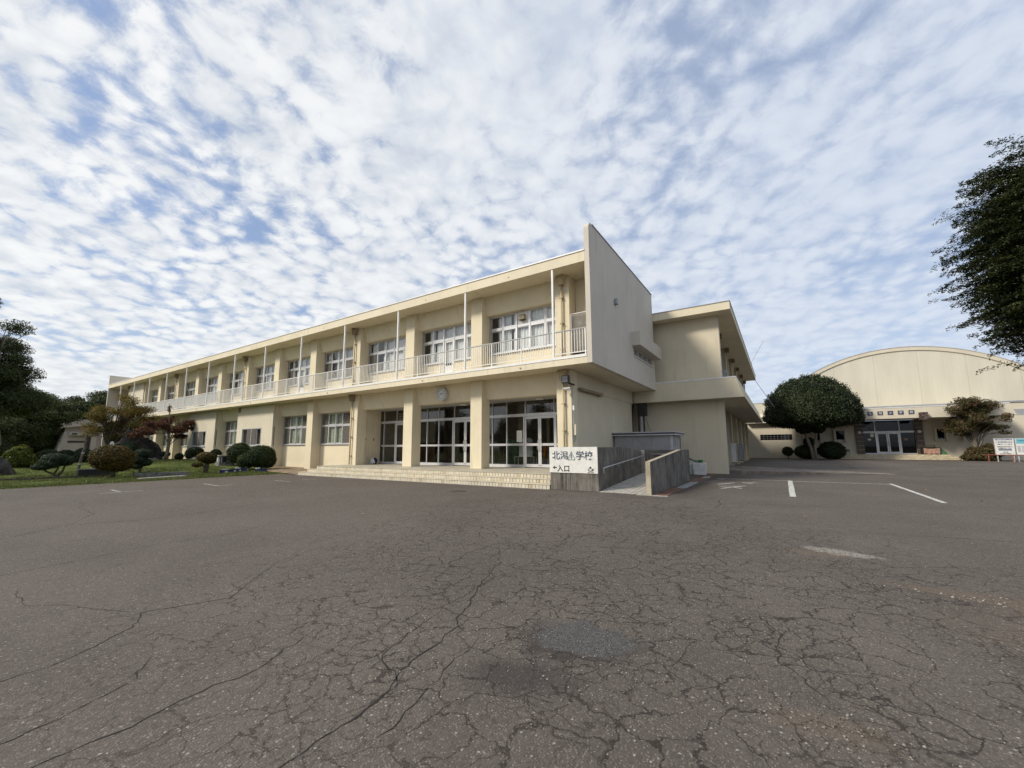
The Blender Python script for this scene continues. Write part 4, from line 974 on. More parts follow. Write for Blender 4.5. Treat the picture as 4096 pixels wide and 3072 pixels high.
for pts in ([(-0.018, 0.06), (0.018, 0.06), (0.014, -0.105), (-0.014, -0.105)], [(-0.035, 0.03), (-0.022, 0.05), (-0.055, -0.08), (-0.078, -0.105)], [(0.035, 0.03), (0.022, 0.05), (0.055, -0.08), (0.078, -0.105)], [(-0.008, 0.075), (0.008, 0.075), (0.03, 0.09), (0.0, 0.135), (-0.03, 0.09)]):
    MB().add([(ex+p[0], ty, ez+p[1]) for p in pts], [tuple(range(len(pts)))]).build('emblem_stroke', M['ink'], sign)
for ch, u in (('入', 0.165), ('口', 0.305)): sign_char(ch, u, 0.935, 0.245, 'inkblack', 0.006)
ax, az = spos(0.068, 0.805)
MB().add([(ax+p[0], ty, az+p[1]) for p in ((0, 0), (0.095, 0.07), (0.08, 0.02), (0.17, 0.02), (0.17, -0.02), (0.08, -0.02), (0.095, -0.07))], [(0, 1, 2, 3, 4, 5, 6)]).build('arrow', M['inkblack'], sign)
# town mark: a cup-shaped swirl with a peak, and the town name
cx_, cz_ = spos(0.86, 0.845)
o_, i_ = [], []
for k in range(28):
    a = 2*math.pi*k/28; o_.append((cx_+0.098*math.cos(a), cz_-0.02+0.052*math.sin(a))); i_.append((cx_+0.066*math.cos(a)-0.008, cz_-0.014+0.028*math.sin(a)))
ring_prism(o_, i_, 'inkblack', 'town_mark')
MB().add([(cx_+p[0], ty-0.002, cz_+p[1]) for p in ((-0.065, 0.035), (0.0, 0.105), (0.022, 0.072), (0.05, 0.05), (0.02, 0.045))], [(0, 1, 2, 3, 4)]).build('town_mark_peak', M['inkblack'], sign)
MB().add([(cx_+p[0], ty-0.002, cz_+p[1]) for p in ((0.095, 0.035), (0.118, 0.005), (0.105, -0.04), (0.085, -0.03), (0.09, 0.0))], [(0, 1, 2, 3, 4)]).build('town_mark_swirl', M['inkblack'], sign)
x, z = spos(0.80, 0.985); text_mesh('あわら市', 0.055, 'inkblack', sign, 'character', face_front(x, ty, z), 0.001, 0.001)

# ================================================================ things round the ramp
def grate(x0, x1, y0, y1, lab):
    t = thing('drain_grate', lab, 'drain grate', 'galvanised drain grates beside the ramp')
    fr = MB(); fr.box(x0, x0+0.03, y0, y1, 0.003, 0.030); fr.box(x1-0.03, x1, y0, y1, 0.003, 0.030); fr.box(x0+0.03, x1-0.03, y0, y0+0.03, 0.003, 0.030); fr.box(x0+0.03, x1-0.03, y1-0.03, y1, 0.003, 0.030); fr.build('frame', M['galv'], t)
    b = MB(); n = int((y1-y0)/0.05)
    for i in range(1, n): b.box(x0+0.031, x1-0.031, y0+(y1-y0)*i/n-0.007, y0+(y1-y0)*i/n+0.010, 0.008, 0.028)
    tag(b.build('bars', M['galv'], t), kind='stuff'); MB().box(x0+0.03, x1-0.03, y0+0.03, y1-0.03, 0.0015, 0.004).build('sump', M['black'], t)
grate(-3.25, -2.97, 16.0, 18.85, 'long galvanised drain grate alongside the ramp wall'); grate(-3.25, -2.97, 21.6, 22.55, 'small galvanised drain grate near the white crates')
t = thing('rusty_plate', 'rusty steel channel cover along the foot of the ramp wall', 'steel plate')
for a, b in ((13.33, 15.98), (18.87, 21.58), (22.57, 24.6)): MB().box(-3.45, -2.98, a, b, 0.003, 0.014).build('plate', M['rust'], t)

shed = thing('storage_shed', 'low grey steel storage shed behind the ramp', 'shed')
SHX0, SHX1, SHY0, SHY1 = -7.22, -4.33, 20.95, 23.0
for i in range(3):
    a, b = SHX0+(SHX1-0.1-SHX0)*i/3, SHX0+(SHX1-0.1-SHX0)*(i+1)/3; MB().box(a+0.006, b-0.006, SHY0, SHY0+0.05, 0, 2.06).build('wall_panel', M['shed'], shed)
MB().box(SHX1-0.1, SHX1, SHY0-0.01, SHY0+0.08, 0, 2.06).build('corner_post', M['lgrey'], shed)
MB().box(SHX1-0.05, SHX1-0.02, SHY0+0.08, SHY0+0.22, 0, 2.06).build('door_jamb', M['shedtrim'], shed)
for i in range(2):
    a = SHY0+0.23+0.85*i; MB().box(SHX1-0.04-0.02*i, SHX1-0.01-0.02*i, a, a+0.84, 0, 2.05).build('sliding_door', M['shed'], shed)
MB().box(SHX1-0.008, SHX1-0.003, SHY0+0.55, SHY0+0.62, 1.55, 1.80).build('warning_label', M['inkblack'], shed)
MB().box(SHX1-0.05, SHX1-0.02, SHY1-0.1, SHY1, 0, 2.06).build('door_jamb', M['shedtrim'], shed)
MB().box(SHX0, SHX0+0.05, SHY0+0.05, SHY1, 0, 2.06).build('wall_panel', M['shed'], shed); MB().box(SHX0, SHX1-0.06, SHY1-0.05, SHY1+0.0, 0, 2.06).build('wall_panel', M['shed'], shed)
rf = MB().box(SHX0-0.16, SHX1+0.16, SHY0-0.16, SHY1+0.16, 2.20, 2.25).build('shed_roof', M['lgrey'], shed)
MB().box(SHX0-0.15, SHX1+0.15, SHY0-0.15, SHY1+0.15, 2.12, 2.199).build('roof_band', M['shedtrim'], shed)
MB().box(SHX0-0.16, SHX1+0.16, SHY0-0.16, SHY1+0.16, 2.065, 2.119).build('roof_edge', M['lgrey'], shed)

def crate(x, y, w_, d_, h_, z, lab, lid=False, rz=0.0):
    t = thing('plastic_crate', lab, 'crate', 'white crates against the wing wall', (x, y, z), rz)
    MB().prism([(-w_/2*0.93, 0.0), (w_/2*0.93, 0.0), (w_/2, h_), (-w_/2, h_)], 'y', -d_/2, d_/2).build('body', M['foam'], t, bevel=0.008)
    if lid:
        for i in range(6): MB().box(-w_/2-0.012, w_/2+0.012, -d_/2-0.012, d_/2+0.012, h_*0.36+i*0.062, h_*0.36+i*0.062+0.05).build('rib', M['foam'], t)
    return t
crate(-3.66, 24.05, 0.60, 0.45, 0.62, 0.02, 'white ribbed crate standing alone in front of the wing wall', True, 0.04)
crate(-4.05, 24.25, 0.24, 0.45, 0.60, 0.02, 'white crate half hidden behind the end of the ramp wall', True, 0.0)
t = thing('wooden_board', 'grey weathered board leaning behind the white crates', 'board'); MB().prism([(-4.35, 0.86), (-4.30, 0.92), (-3.72, 0.66), (-3.76, 0.61)], 'y', 24.2, 24.5).build('plank', M['stone'], t)
t = thing('green_basket', 'green plastic basket lying on the white crate', 'basket', loc=(-3.62, 24.05, 0.645))
vs = []; fs = []
for i in range(12):
    a = 2*math.pi*i/12
    for (r_, z) in ((0.10, 0.0), (0.13, 0.12), (0.15, 0.125), (0.15, 0.145), (0.125, 0.145), (0.09, 0.02)): vs.append((r_*math.cos(a), 0.8*r_*math.sin(a), z))
for i in range(12):
    for k in range(5): fs.append((i*6+k, ((i+1) % 12)*6+k, ((i+1) % 12)*6+k+1, i*6+k+1))
MB().add(vs, fs).build('bowl', M['green'], t); MB().tube([(-0.13, 0, 0.12), (-0.24, 0, 0.15), (-0.25, 0, 0.06), (-0.14, 0, 0.05)], 0.012, 6).build('handle', M['green'], t)

# wall clock
clk = thing('wall_clock', 'round white wall clock on the beam above the entrance', 'clock')
CXc, CYc, CZc = -14.77, 16.02, 4.32
def disc(r, y, n=40): return [(CXc+r*math.cos(2*math.pi*i/n), y, CZc+r*math.sin(2*math.pi*i/n)) for i in range(n)]
mb = MB(); mb.lathe([(0.345, 0.06), (0.36, 0.0), (0.36, -0.14), (0.335, -0.155), (0.325, -0.135)], 40, (CXc, CYc, CZc), 'y'); mb.build('case', M['lgrey'], clk, smooth=False)
MB().add(disc(0.33, CYc-0.137), [tuple(range(40))]).build('face', M['clockface'], clk)
for h in range(1, 13):
    a = math.pi/2-h*math.pi/6; text_mesh(str(h), 0.115, 'inkblack', clk, 'numeral', face_front(CXc+0.255*math.cos(a), CYc-0.139, CZc+0.255*math.sin(a)-0.04), 0.001, 0.003, 'CENTER')
def hand(L, w_, ang, y, tail, nm):
    a = math.pi/2-ang; ux, uz = math.cos(a), math.sin(a); px, pz = -uz, ux
    MB().add([(CXc-ux*tail+px*w_, y, CZc-uz*tail+pz*w_), (CXc-ux*tail-px*w_, y, CZc-uz*tail-pz*w_), (CXc+ux*L-px*w_*0.5, y, CZc+uz*L-pz*w_*0.5), (CXc+ux*L+px*w_*0.5, y, CZc+uz*L+pz*w_*0.5)], [(0, 1, 2, 3)]).build(nm, M['black'], clk)
hand(0.17, 0.017, 2*math.pi*(2+41/60)/12, CYc-0.142, 0.03, 'hour_hand'); hand(0.28, 0.013, 2*math.pi*41/60, CYc-0.145, 0.04, 'minute_hand')

# corner column fittings
t = thing('floodlight', 'black square floodlight on the corner column above the sign', 'floodlight')
MB().box(-7.56, -7.24, 15.50, 15.62, 4.20, 4.52).build('housing', M['black'], t); MB().box(-7.53, -7.27, 15.488, 15.499, 4.23, 4.49).build('lens', M['grey'], t); MB().tube([(-7.4, 15.62, 4.36), (-7.4, 15.80, 4.36)], 0.03, 6).build('bracket', M['black'], t)
MB().tube([(-7.36, 15.6, 4.20), (-7.34, 15.62, 4.02), (-7.24, 15.66, 4.0), (-7.16, 15.7, 4.12)], 0.012, 6).build('cable', M['black'], t)
t = thing('security_camera', 'small white security camera on the corner column', 'camera')
MB().tube([(-7.48, 15.52, 3.94), (-7.24, 15.66, 3.97)], 0.052, 10).build('barrel', M['white'], t); MB().tube([(-7.495, 15.51, 3.937), (-7.48, 15.52, 3.94)], 0.047, 10).build('lens', M['grey'], t)
MB().tube([(-7.30, 15.63, 3.96), (-7.24, 15.72, 3.92), (-7.22, 15.80, 3.92)], 0.022, 8).build('arm', M['white'], t); MB().tube([(-7.24, 15.78, 3.90), (-7.22, 15.79, 3.7), (-7.12, 15.85, 3.5)], 0.014, 6).build('cable', M['grey'], t)
t = thing('junction_box', 'cream electrical box on the side of the corner column', 'junction box')
MB().box(-7.254, -7.12, 15.88, 16.08, 2.0, 2.45).build('box', M['wall'], t, bevel=0.008); MB().tube([(-7.22, 15.86, 4.05), (-7.22, 15.86, 2.3), (-7.22, 15.90, 1.72), (-7.20, 16.0, 1.78), (-7.19, 16.0, 2.0)], 0.018, 6).build('conduit', M['lgrey'], t); MB().box(-7.253, -7.16, 15.84, 15.92, 3.05, 3.25).build('connector', M['white'], t)
t = thing('wall_bracket_rail', 'dark steel rail fixed along the side wall under the overhang', 'bracket')
MB().box(-7.261, -7.08, 16.5, 18.9, 3.98, 4.09).build('rail', M['hopper'], t); MB().box(-7.261, -7.02, 18.9, 19.1, 3.93, 4.12).build('end_block', M['pipe'], t); MB().tube([(-7.28, 15.6, 4.18), (-7.05, 15.72, 4.10)], 0.04, 8).build('spur', M['black'], t)
M['guard'] = plain('beige_wire_guard', (0.40, 0.37, 0.31), 0.5, 0.05)
# upper balcony air conditioner behind its mesh guard
t = thing('air_conditioner', 'tall outdoor air conditioner in a wire guard at the balcony end', 'air conditioner')
MB().box(-7.08, -6.36, 15.72, 16.02, 5.46, 7.10).build('casing', M['palewood'], t, bevel=0.015); MB().box(-7.08, -6.30, 15.70, 16.05, 5.08, 5.455).build('stand', M['black'], t)
for z in (6.72, 5.95):
    MB().box(-7.05, -6.39, 15.70, 15.718, z-0.36, z+0.33).build('fan_opening', M['black'], t); MB().lathe([(0.10, 0.0), (0.09, -0.02), (0.0001, -0.02)], 16, (-6.72, 15.695, z), 'y').build('fan_hub', M['lgrey'], t)
g = MB()
for i in range(19): g.box(-7.10+i*0.041, -7.10+i*0.041+0.014, 15.660, 15.672, 5.50, 7.16)
for i in range(41): g.box(-7.10, -6.35, 15.646, 15.658, 5.50+i*0.041, 5.50+i*0.041+0.014)
tag(g.build('wire_guard', M['guard'], t), kind='stuff')
fr = MB(); fr.box(-7.13, -7.10, 15.64, 16.05, 5.46, 7.19); fr.box(-6.34, -6.30, 15.64, 16.05, 5.46, 7.19); fr.box(-7.10, -6.34, 15.64, 15.68, 7.165, 7.19); fr.box(-7.10, -6.34, 15.64, 15.68, 5.46, 5.49); fr.build('guard_frame', M['white'], t)
# cables and pipes in the corner behind the shed
t = thing('service_pipes', 'bundle of grey pipes and cables in the inner corner behind the shed', 'pipes')
for x, r_, mt, zt in ((-7.18, 0.04, 'hopper', 4.06), (-7.02, 0.05, 'black', 4.1), (-6.86, 0.06, 'lgrey', 3.4), (-6.72, 0.045, 'black', 3.9)): MB().tube([(x, 24.9, 0.0), (x, 24.9, zt)], r_, 8).build('pipe', M[mt], t)
MB().box(-7.0, -6.55, 24.75, 25.1, 3.35, 4.12).build('duct', M['black'], t); MB().tube([(-6.6, 24.85, 3.2), (-6.2, 24.85, 1.9)], 0.02, 6).build('cable', M['hopper'], t)

# ================================================================ rear wing
wing = thing('school_wing', 'two-storey beige rear wing with a deep eave running back on the right', 'building')
def wpart(mb, n, mat, par=None, **k): return mb.build(n, M[mat], par or wing, **k)
WR = -1.74
rf = wpart(MB().box(-30, WR, 24.75, 54.2, 9.03, 9.47), 'roof', 'fascia'); wpart(MB().box(-30, WR+0.03, 24.72, 54.23, 9.472, 9.51), 'roof_edging', 'grey', rf)
wpart(MB().box(-20, -2.45, 25.60, 25.78, 0.72, 9.028), 'front_wall', 'wing'); wpart(MB().box(-20, -2.45, 25.60, 25.78, 0.0, 0.71), 'plinth', 'wing')
wpart(MB().box(-20, -2.46, 25.61, 25.77, 0.70, 0.73), 'plinth_joint', 'wing')
ev = wpart(MB().prism([(-7.25, 4.12), (-1.37, 4.12), (-1.70, 5.20), (-7.25, 5.20)], 'y', 24.70, 25.598), 'eave_band', 'wing')
wpart(MB().prism([(-2.1, 4.12), (-1.37, 4.12), (-1.70, 5.20), (-2.1, 5.20)], 'y', 25.60, 54.0), 'eave_band', 'wing')
wpart(MB().box(-3.45, -2.102, 25.80, 54.0, 4.85, 5.05), 'balcony_floor', 'soffit'); wpart(MB().box(-3.45, -2.102, 25.80, 54.0, 4.14, 4.20), 'eave_soffit', 'soffit')
wpart(MB().box(-5.88, -1.69, 24.685, 24.85, 5.202, 5.26), 'eave_cap', 'trim', ev); wpart(MB().box(-1.86, -1.69, 24.852, 54.0, 5.202, 5.26), 'eave_cap', 'trim', ev)
# side wall with piers
wpart(MB().box(-3.60, -3.45, 25.79, 61.9, 0.0, 4.13), 'side_wall', 'wing'); wpart(MB().box(-3.60, -3.45, 25.79, 54.0, 5.06, 9.02), 'side_wall', 'wing')
for i in range(6):
    y = 30.3+4.75*i
    wpart(MB().box(-3.44, -3.02, y, y+0.6, 0.0, 4.135), 'pier', 'wing'); wpart(MB().box(-3.44, -3.00, y, y+0.6, 5.06, 9.02), 'pier', 'wing')
    if i: 
        for za, zb, nm in ((0.9, 3.9, 'window'), (6.0, 8.4, 'window')):
            wn = wpart(MB().box(-3.455, -3.40, y-3.95, y-0.25, za, zb), nm, 'alu')
            for q_ in range(4): wpart(MB().box(-3.405, -3.392, y-3.88+q_*0.92, y-3.04+q_*0.92, za+0.06, zb-0.06), 'pane', 'darkglass', wn)
    p = wpart(MB().tube([(-2.95, y-0.1, 0.1), (-2.95, y-0.1, 4.1)], 0.05, 8), 'downpipe', 'pipe'); p2 = wpart(MB().tube([(-2.90, y-0.1, 5.1), (-2.90, y-0.1, 8.7)], 0.05, 8), 'downpipe', 'pipe'); wpart(MB().box(-2.99, -2.72, y-0.25, y+0.05, 8.7, 9.02), 'hopper', 'hopper', p2)
dr = wpart(MB().box(-3.44, -3.38, 28.2, 29.3, 0.15, 2.6), 'side_door', 'lgrey'); wpart(MB().box(-3.375, -3.368, 28.45, 29.0, 1.3, 2.4), 'pane', 'darkglass', dr)
wpart(MB().box(-2.45, -2.43, 25.62, 25.76, 0.0, 9.0), 'corner_bead', 'lgrey')
wpart(MB().tube([(-2.44, 25.85, 2.55), (-3.44, 28.3, 2.55)], 0.02, 6), 'tie_bar', 'white')
def ac(x, y, z, w_, h_, lab, mat='foam', grill=True):
    t = thing('air_conditioner', lab, 'air conditioner', 'outdoor air conditioners along the wing', (x, y, z))
    MB().box(-0.30, 0.0, -w_/2, w_/2, 0.06, h_).build('casing', M[mat], t, bevel=0.012)
    MB().box(0.001, 0.012, -w_/2+0.06, w_/2-0.22, 0.12, h_-0.06).build('grille_recess', M['black'], t)
    n = 9
    for i in range(n): MB().box(0.013, 0.022, -w_/2+0.06, w_/2-0.22, 0.13+(h_-0.2)*i/n, 0.13+(h_-0.2)*i/n+0.035).build('louvre', M[mat], t)
    MB().box(-0.28, -0.02, -w_/2+0.05, -w_/2+0.15, 0, 0.059).build('foot', M['black'], t); MB().box(-0.28, -0.02, w_/2-0.15, w_/2-0.05, 0, 0.059).build('foot', M['black'], t)
ac(-2.55, 32.6, 0.35, 0.9, 1.35, 'white outdoor air conditioner nearest to the side door of the wing'); ac(-2.50, 38.5, 0.35, 0.9, 1.4, 'dark outdoor air conditioner farthest along the wing', 'grey')
ac(-2.35, 27.6, 5.06, 0.9, 1.0, 'air conditioner on the upper balcony of the wing', 'grey'); ac(-2.35, 29.4, 5.06, 0.8, 0.7, 'smaller air conditioner on the upper balcony of the wing', 'grey')
t = thing('hose_reel', 'garden hose coiled on a reel on the recessed side wall of the wing', 'hose reel')
for i in range(4): MB().tube([(-3.30+0.04*i, 27.0+(0.16+0.03*i)*math.cos(a), 0.72+(0.38+0.04*i)*math.sin(a)) for a in [2*math.pi*k/14 for k in range(15)]], 0.022, 6).build('coil', M['black'], t)
MB().lathe([(0.22, 0.0), (0.22, 0.12), (0.0001, 0.12)], 14, (-3.44, 26.8, 1.12), 'x').build('drum', M['lgrey'], t)

# ================================================================ link block and gymnasium
link = thing('link_block', 'single-storey cream link block with a glass-block strip beside the wing', 'building')
GY = 62.0
def lp(mb, n, mat, par=None): return mb.build(n, M[mat], par or link)
lw_ = lp(MB().box(-3.44, -2.02, GY, GY+0.2, 0, 4.5), 'wall', 'gymwall'); lp(MB().box(-2.02, 1.40, GY, GY+0.2, 0, 2.28), 'wall', 'gymwall'); lp(MB().box(-2.02, 1.40, GY, GY+0.2, 2.98, 4.5), 'wall', 'gymwall'); lp(MB().box(1.40, 3.35, GY, GY+0.2, 0, 4.5), 'wall', 'gymwall')
lp(MB().prism([(GY-0.7, 4.46), (GY+1.0, 5.70), (GY+1.0, 4.46)], 'x', -3.4, 4.0), 'eave_band', 'gymwall'); lp(MB().box(-8, 4.0, GY+1.001, GY+14, 4.46, 7.12), 'upper_wall', 'siding'); lp(MB().box(-8, 4.0, GY+0.95, GY+14, 7.122, 7.18), 'coping', 'gymwall')
gb = lp(MB().box(-2.02, 1.40, GY+0.14, GY+0.16, 2.28, 2.98), 'glass_block_backing', 'black')
for i in range(9):
    for j_ in range(3): lp(MB().box(-2.01+i*0.379+0.012, -2.01+(i+1)*0.379-0.012, GY+0.06, GY+0.139, 2.29+j_*0.23+0.012, 2.29+(j_+1)*0.23-0.012), 'glass_block', 'darkglass', gb)
g9 = MB()
for i in range(1, 9): g9.box(-2.01+i*0.379-0.009, -2.01+i*0.379+0.009, GY+0.05, GY+0.12, 2.29, 2.97)
for j_ in range(1, 3): g9.box(-2.01, 1.39, GY+0.045, GY+0.115, 2.29+j_*0.23-0.009, 2.29+j_*0.23+0.009)
g9.build('mortar_grid', M['grey'], gb)
lp(MB().tube([(2.3, GY-0.06, 0.1), (2.3, GY-0.06, 4.4)], 0.05, 8), 'downpipe', 'pipe')

gym = thing('gymnasium', 'cream gymnasium with a wide arched roof and a canopied entrance', 'building')
def gp(mb, n, mat, par=None, **k): return mb.build(n, M[mat], par or gym, **k)
AX, AR, AZ = 11.9, 15.2, -2.85
def arch(r, z0, n=48):
    a0 = math.asin((z0-AZ)/r); return [(AX+r*math.cos(a0+(math.pi-2*a0)*i/n), AZ+r*math.sin(a0+(math.pi-2*a0)*i/n)) for i in range(n+1)]
gp(MB().prism(arch(AR-0.05, 5.97), 'y', GY, GY+0.25), 'gable_wall', 'siding')
o_, i_ = arch(AR+0.22, 5.97), arch(AR-0.20, 5.97)
vs = [(p[0], GY-0.12, p[1]) for p in o_]+[(p[0], GY-0.12, p[1]) for p in i_]+[(p[0], GY+30, p[1]) for p in o_]+[(p[0], GY-0.002, p[1]) for p in i_]
n = len(o_); fs = []
for i in range(n-1): fs += [(i, i+1, n+i+1, n+i), (i, 2*n+i, 2*n+i+1, i+1), (n+i, n+i+1, 3*n+i+1, 3*n+i)]
gp(MB().add(vs, fs), 'arched_roof', 'gymwall')
ot = arch(AR+0.25, 5.97); it = arch(AR+0.19, 5.97)
vs = [(p[0], GY-0.16, p[1]) for p in ot]+[(p[0], GY-0.16, p[1]) for p in it]+[(p[0], GY+0.05, p[1]) for p in ot]; fs = []
for i in range(n-1): fs += [(i, i+1, n+i+1, n+i), (i, 2*n+i, 2*n+i+1, i+1)]
gp(MB().add(vs, fs), 'roof_edging', 'lgrey')
gp(MB().box(-0.5, 24.5, GY-0.08, GY+0.2, 5.80, 5.965), 'flashing', 'grey')
gp(MB().box(3.36, 40, GY+0.02, GY+0.2, 4.45, 5.79), 'upper_band', 'gymwall'); gp(MB().box(18.2, 40, GY-0.02, GY+0.018, 4.42, 5.10), 'recess_band', 'grey')
wins = [(3.70, 4.12), (5.69, 6.41), (14.2, 14.8), (16.32, 16.9)]
xs_ = [3.36]
segs = []
for a, b in wins + [(8.16, 12.55)]: segs.append((a, b))
segs.sort(); prev = 3.36
for a, b in segs:
    gp(MB().box(prev, a, GY-0.3, GY, 0, 4.44), 'wall', 'gymwall')
    if b-a < 1: gp(MB().box(a, b, GY-0.3, GY, 0, 2.17), 'wall', 'gymwall'); gp(MB().box(a, b, GY-0.3, GY, 3.25, 4.44), 'wall', 'gymwall')
    prev = b
gp(MB().box(prev, 40, GY-0.3, GY, 0, 4.44), 'wall', 'gymwall')
for a, b in wins:
    s = gp(MB().box(a-0.24, a-0.02, GY-0.62, GY-0.302, 1.95, 3.28).box(b+0.02, b+0.24, GY-0.62, GY-0.302, 1.95, 3.28).box(a-0.24, b+0.24, GY-0.62, GY-0.302, 3.282, 3.44), 'window_surround', 'gymwall', bevel=0.02)
    gp(MB().box(a, b, GY-0.12, GY-0.10, 2.17, 3.25), 'pane', 'darkglass', s); gp(MB().box(a, b, GY-0.16, GY-0.09, 2.17, 2.23), 'sill', 'alu', s); gp(MB().box(a, b, GY+0.3, GY+0.32, 2.0, 3.4), 'blind', 'black', s)
# canopy and its supports
cpn = gp(MB().prism([(2.2, 4.34), (18.92, 4.34), (18.55, 5.45), (2.2, 5.45)], 'y', 58.0, GY-0.31), 'canopy', 'gymwall'); gp(MB().box(2.2, 18.58, 57.97, 58.3, 5.452, 5.52), 'canopy_edging', 'trim', cpn)
M['planks'] = plain('weathered_brown_boards', (0.12, 0.085, 0.07), 0.85, 0.45, 7)
for x in (7.28, 12.22):
    c = gp(MB().box(x, x+0.62, 57.55, 58.6, 4.12, 4.86), 'corbel', 'planks')
    for i in range(5): gp(MB().box(x+0.01+i*0.122, x+0.115+i*0.122, 57.52, 57.549, 4.11, 4.87), 'plank', 'planks', c)
for a, b in ((7.50, 8.15), (12.56, 13.14)):
    p = gp(MB().box(a, b, GY-0.55, GY-0.302, 0.55, 4.33), 'pillar', 'browntile')
    for i in range(7): gp(MB().box(a-0.01, b+0.01, GY-0.556, GY-0.53, 1.05+i*0.48, 1.075+i*0.48), 'joint', 'lgrey', p)
    gp(MB().lathe([(0.16, 0.0), (0.15, -0.08), (0.0001, -0.10)], 16, ((a+b)/2, GY-0.56, 3.02), 'y'), 'wall_lamp', 'white', p)
es = gp(MB().box(8.16, 12.54, GY-0.22, GY-0.10, 2.94, 3.14).box(8.16, 12.54, GY-0.2, GY-0.12, 0.56, 0.68).box(9.22, 9.30, GY-0.2, GY-0.12, 3.141, 4.33).box(11.28, 11.36, GY-0.2, GY-0.12, 3.141, 4.33).box(9.22, 9.34, GY-0.22, GY-0.12, 0.681, 2.939).box(11.24, 11.36, GY-0.22, GY-0.12, 0.681, 2.939), 'entrance_screen', 'alu')
for a, b, z0, z1 in ((8.17, 9.21, 0.69, 2.93), (11.37, 12.53, 0.69, 2.93), (8.17, 9.21, 3.15, 4.33), (9.31, 11.27, 3.15, 4.33), (11.37, 12.53, 3.15, 4.33)): gp(MB().box(a, b, GY-0.165, GY-0.155, z0, z1), 'pane', 'darkglass', es)
for a, b, hx in ((9.35, 10.27, 10.20), (10.31, 11.23, 10.36)):
    m_ = MB(); m_.box(a, a+0.11, GY-0.2, GY-0.14, 0.69, 2.93); m_.box(b-0.11, b, GY-0.2, GY-0.14, 0.69, 2.93); m_.box(a+0.111, b-0.111, GY-0.2, GY-0.14, 0.69, 0.82); m_.box(a+0.111, b-0.111, GY-0.2, GY-0.14, 2.82, 2.93)
    d_ = gp(m_, 'door', 'alu'); gp(MB().box(a+0.112, b-0.112, GY-0.175, GY-0.165, 0.821, 2.819), 'pane', 'darkglass', d_); gp(MB().tube([(hx, GY-0.2, 1.45), (hx, GY-0.27, 1.5), (hx, GY-0.27, 1.9), (hx, GY-0.2, 1.95)], 0.02, 6), 'handle', 'lgrey', d_)
gp(MB().box(3.4, 40, GY+3, GY+3.1, 0.3, 4.4), 'inner_wall', 'black'); gp(MB().box(8.16, 12.55, GY-0.1, GY+3, 0.30, 0.55), 'inner_floor', 'wood')
for x, z0, z1, mt in ((8.95, 2.5, 2.9, 'signwhite'), (8.68, 2.12, 2.30, 'signwhite'), (11.75, 2.10, 2.30, 'cloth')): 
    t = thing('paper_notice', {8.95: 'white notice taped high on the left gymnasium side pane', 8.68: 'small pale notice low on the left gymnasium side pane', 11.75: 'small reddish notice on the right gymnasium side pane'}[x], 'notice'); MB().box(x-0.15, x+0.15, GY-0.20, GY-0.168, z0, z1).build('sheet', M[mt], t)
# name plaques
for i, ch in enumerate('北潟小学校'):
    x = 8.45+0.815*i
    t = thing('name_plaque', 'navy plaque with one white character, number %s from the left over the gymnasium door' % ('one', 'two', 'three', 'four', 'five')[i], 'plaque', 'name plaques over the gymnasium entrance')
    MB().box(x-0.215, x+0.215, 57.965, 57.998, 4.74, 5.14).build('plate', M['signnavy'], t); text_mesh(ch, 0.29, 'signwhite', t, 'character', face_front(x, 57.96, 4.835), 0.002, 0.001, 'CENTER')
gs = thing('gymnasium_steps', 'low tiled steps in front of the gymnasium entrance', 'steps')
for i, (a, b, y) in enumerate(((5.6, 15.6, 59.9), (6.0, 15.2, 60.25), (6.3, 14.9, 60.6))):
    MB().box(a, b, y, GY-0.302, 0.183*i, 0.183*(i+1)-0.002 if i == 2 else 0.183*(i+1)).build('step', M['tile' if i == 2 else 'porch'], gs)
    nn = int((b-a)/0.30)
    tl = MB()
    for k in range(nn): tl.box(a+(b-a)*k/nn+0.01, a+(b-a)*(k+1)/nn-0.01, y-0.012, y-0.001, 0.183*i+0.015, 0.183*(i+1)-0.02)
    tag(tl.build('riser_tiles', M['tile2'], gs), kind='stuff')
# bench cart with a sheet, by the doors
t = thing('equipment_cart', 'dark metal cart covered with an orange sheet and green net beside the gymnasium doors', 'cart')
fr = MB()
for x in (12.75, 14.15):
    for y in (60.8, 61.35): fr.tube([(x, y, 0.54), (x, y, 1.30)], 0.035, 6)
for z in (0.62, 1.28, 1.0): fr.tube([(12.75, 60.8, z), (14.15, 60.8, z)], 0.03, 6)
fr.build('frame', M['black'], t)
MB().box(12.92, 13.92, 61.4, 61.46, 1.36, 1.42).box(12.92, 13.92, 61.4, 61.46, 1.50, 1.56).box(12.95, 13.0, 61.46, 61.5, 0.54, 1.55).box(13.85, 13.9, 61.46, 61.5, 0.54, 1.55).build('back_slats', M['hopper'], t)
vs = []; n = 16
for i in range(n+1):
    x = 12.85+1.2*i/n; vs += [(x, 60.74+0.03*math.sin(i*1.7), 0.62+0.05*math.sin(i*1.1)), (x, 60.72+0.04*math.sin(i*2.1+1), 0.93), (x, 60.78, 1.24-0.10*math.sin(math.pi*i/n))]
MB().add(vs, [f for i in range(n) for f in ((3*i, 3*i+3, 3*i+4, 3*i+1), (3*i+1, 3*i+4, 3*i+5, 3*i+2))]).build('sheet', M['cloth'], t, smooth=True)
MB().add([(14.2, 60.9, 1.25), (14.75, 60.8, 0.52), (14.2, 60.75, 0.52), (14.2, 61.3, 1.2)], [(0, 1, 2), (0, 3, 1)]).build('net', M['net'], t)
MB().add([(12.85, 60.9, 1.26), (14.1, 60.9, 1.26), (14.1, 61.3, 1.22), (12.85, 61.3, 1.22)], [(0, 1, 2, 3)]).build('net_top', M['net'], t)
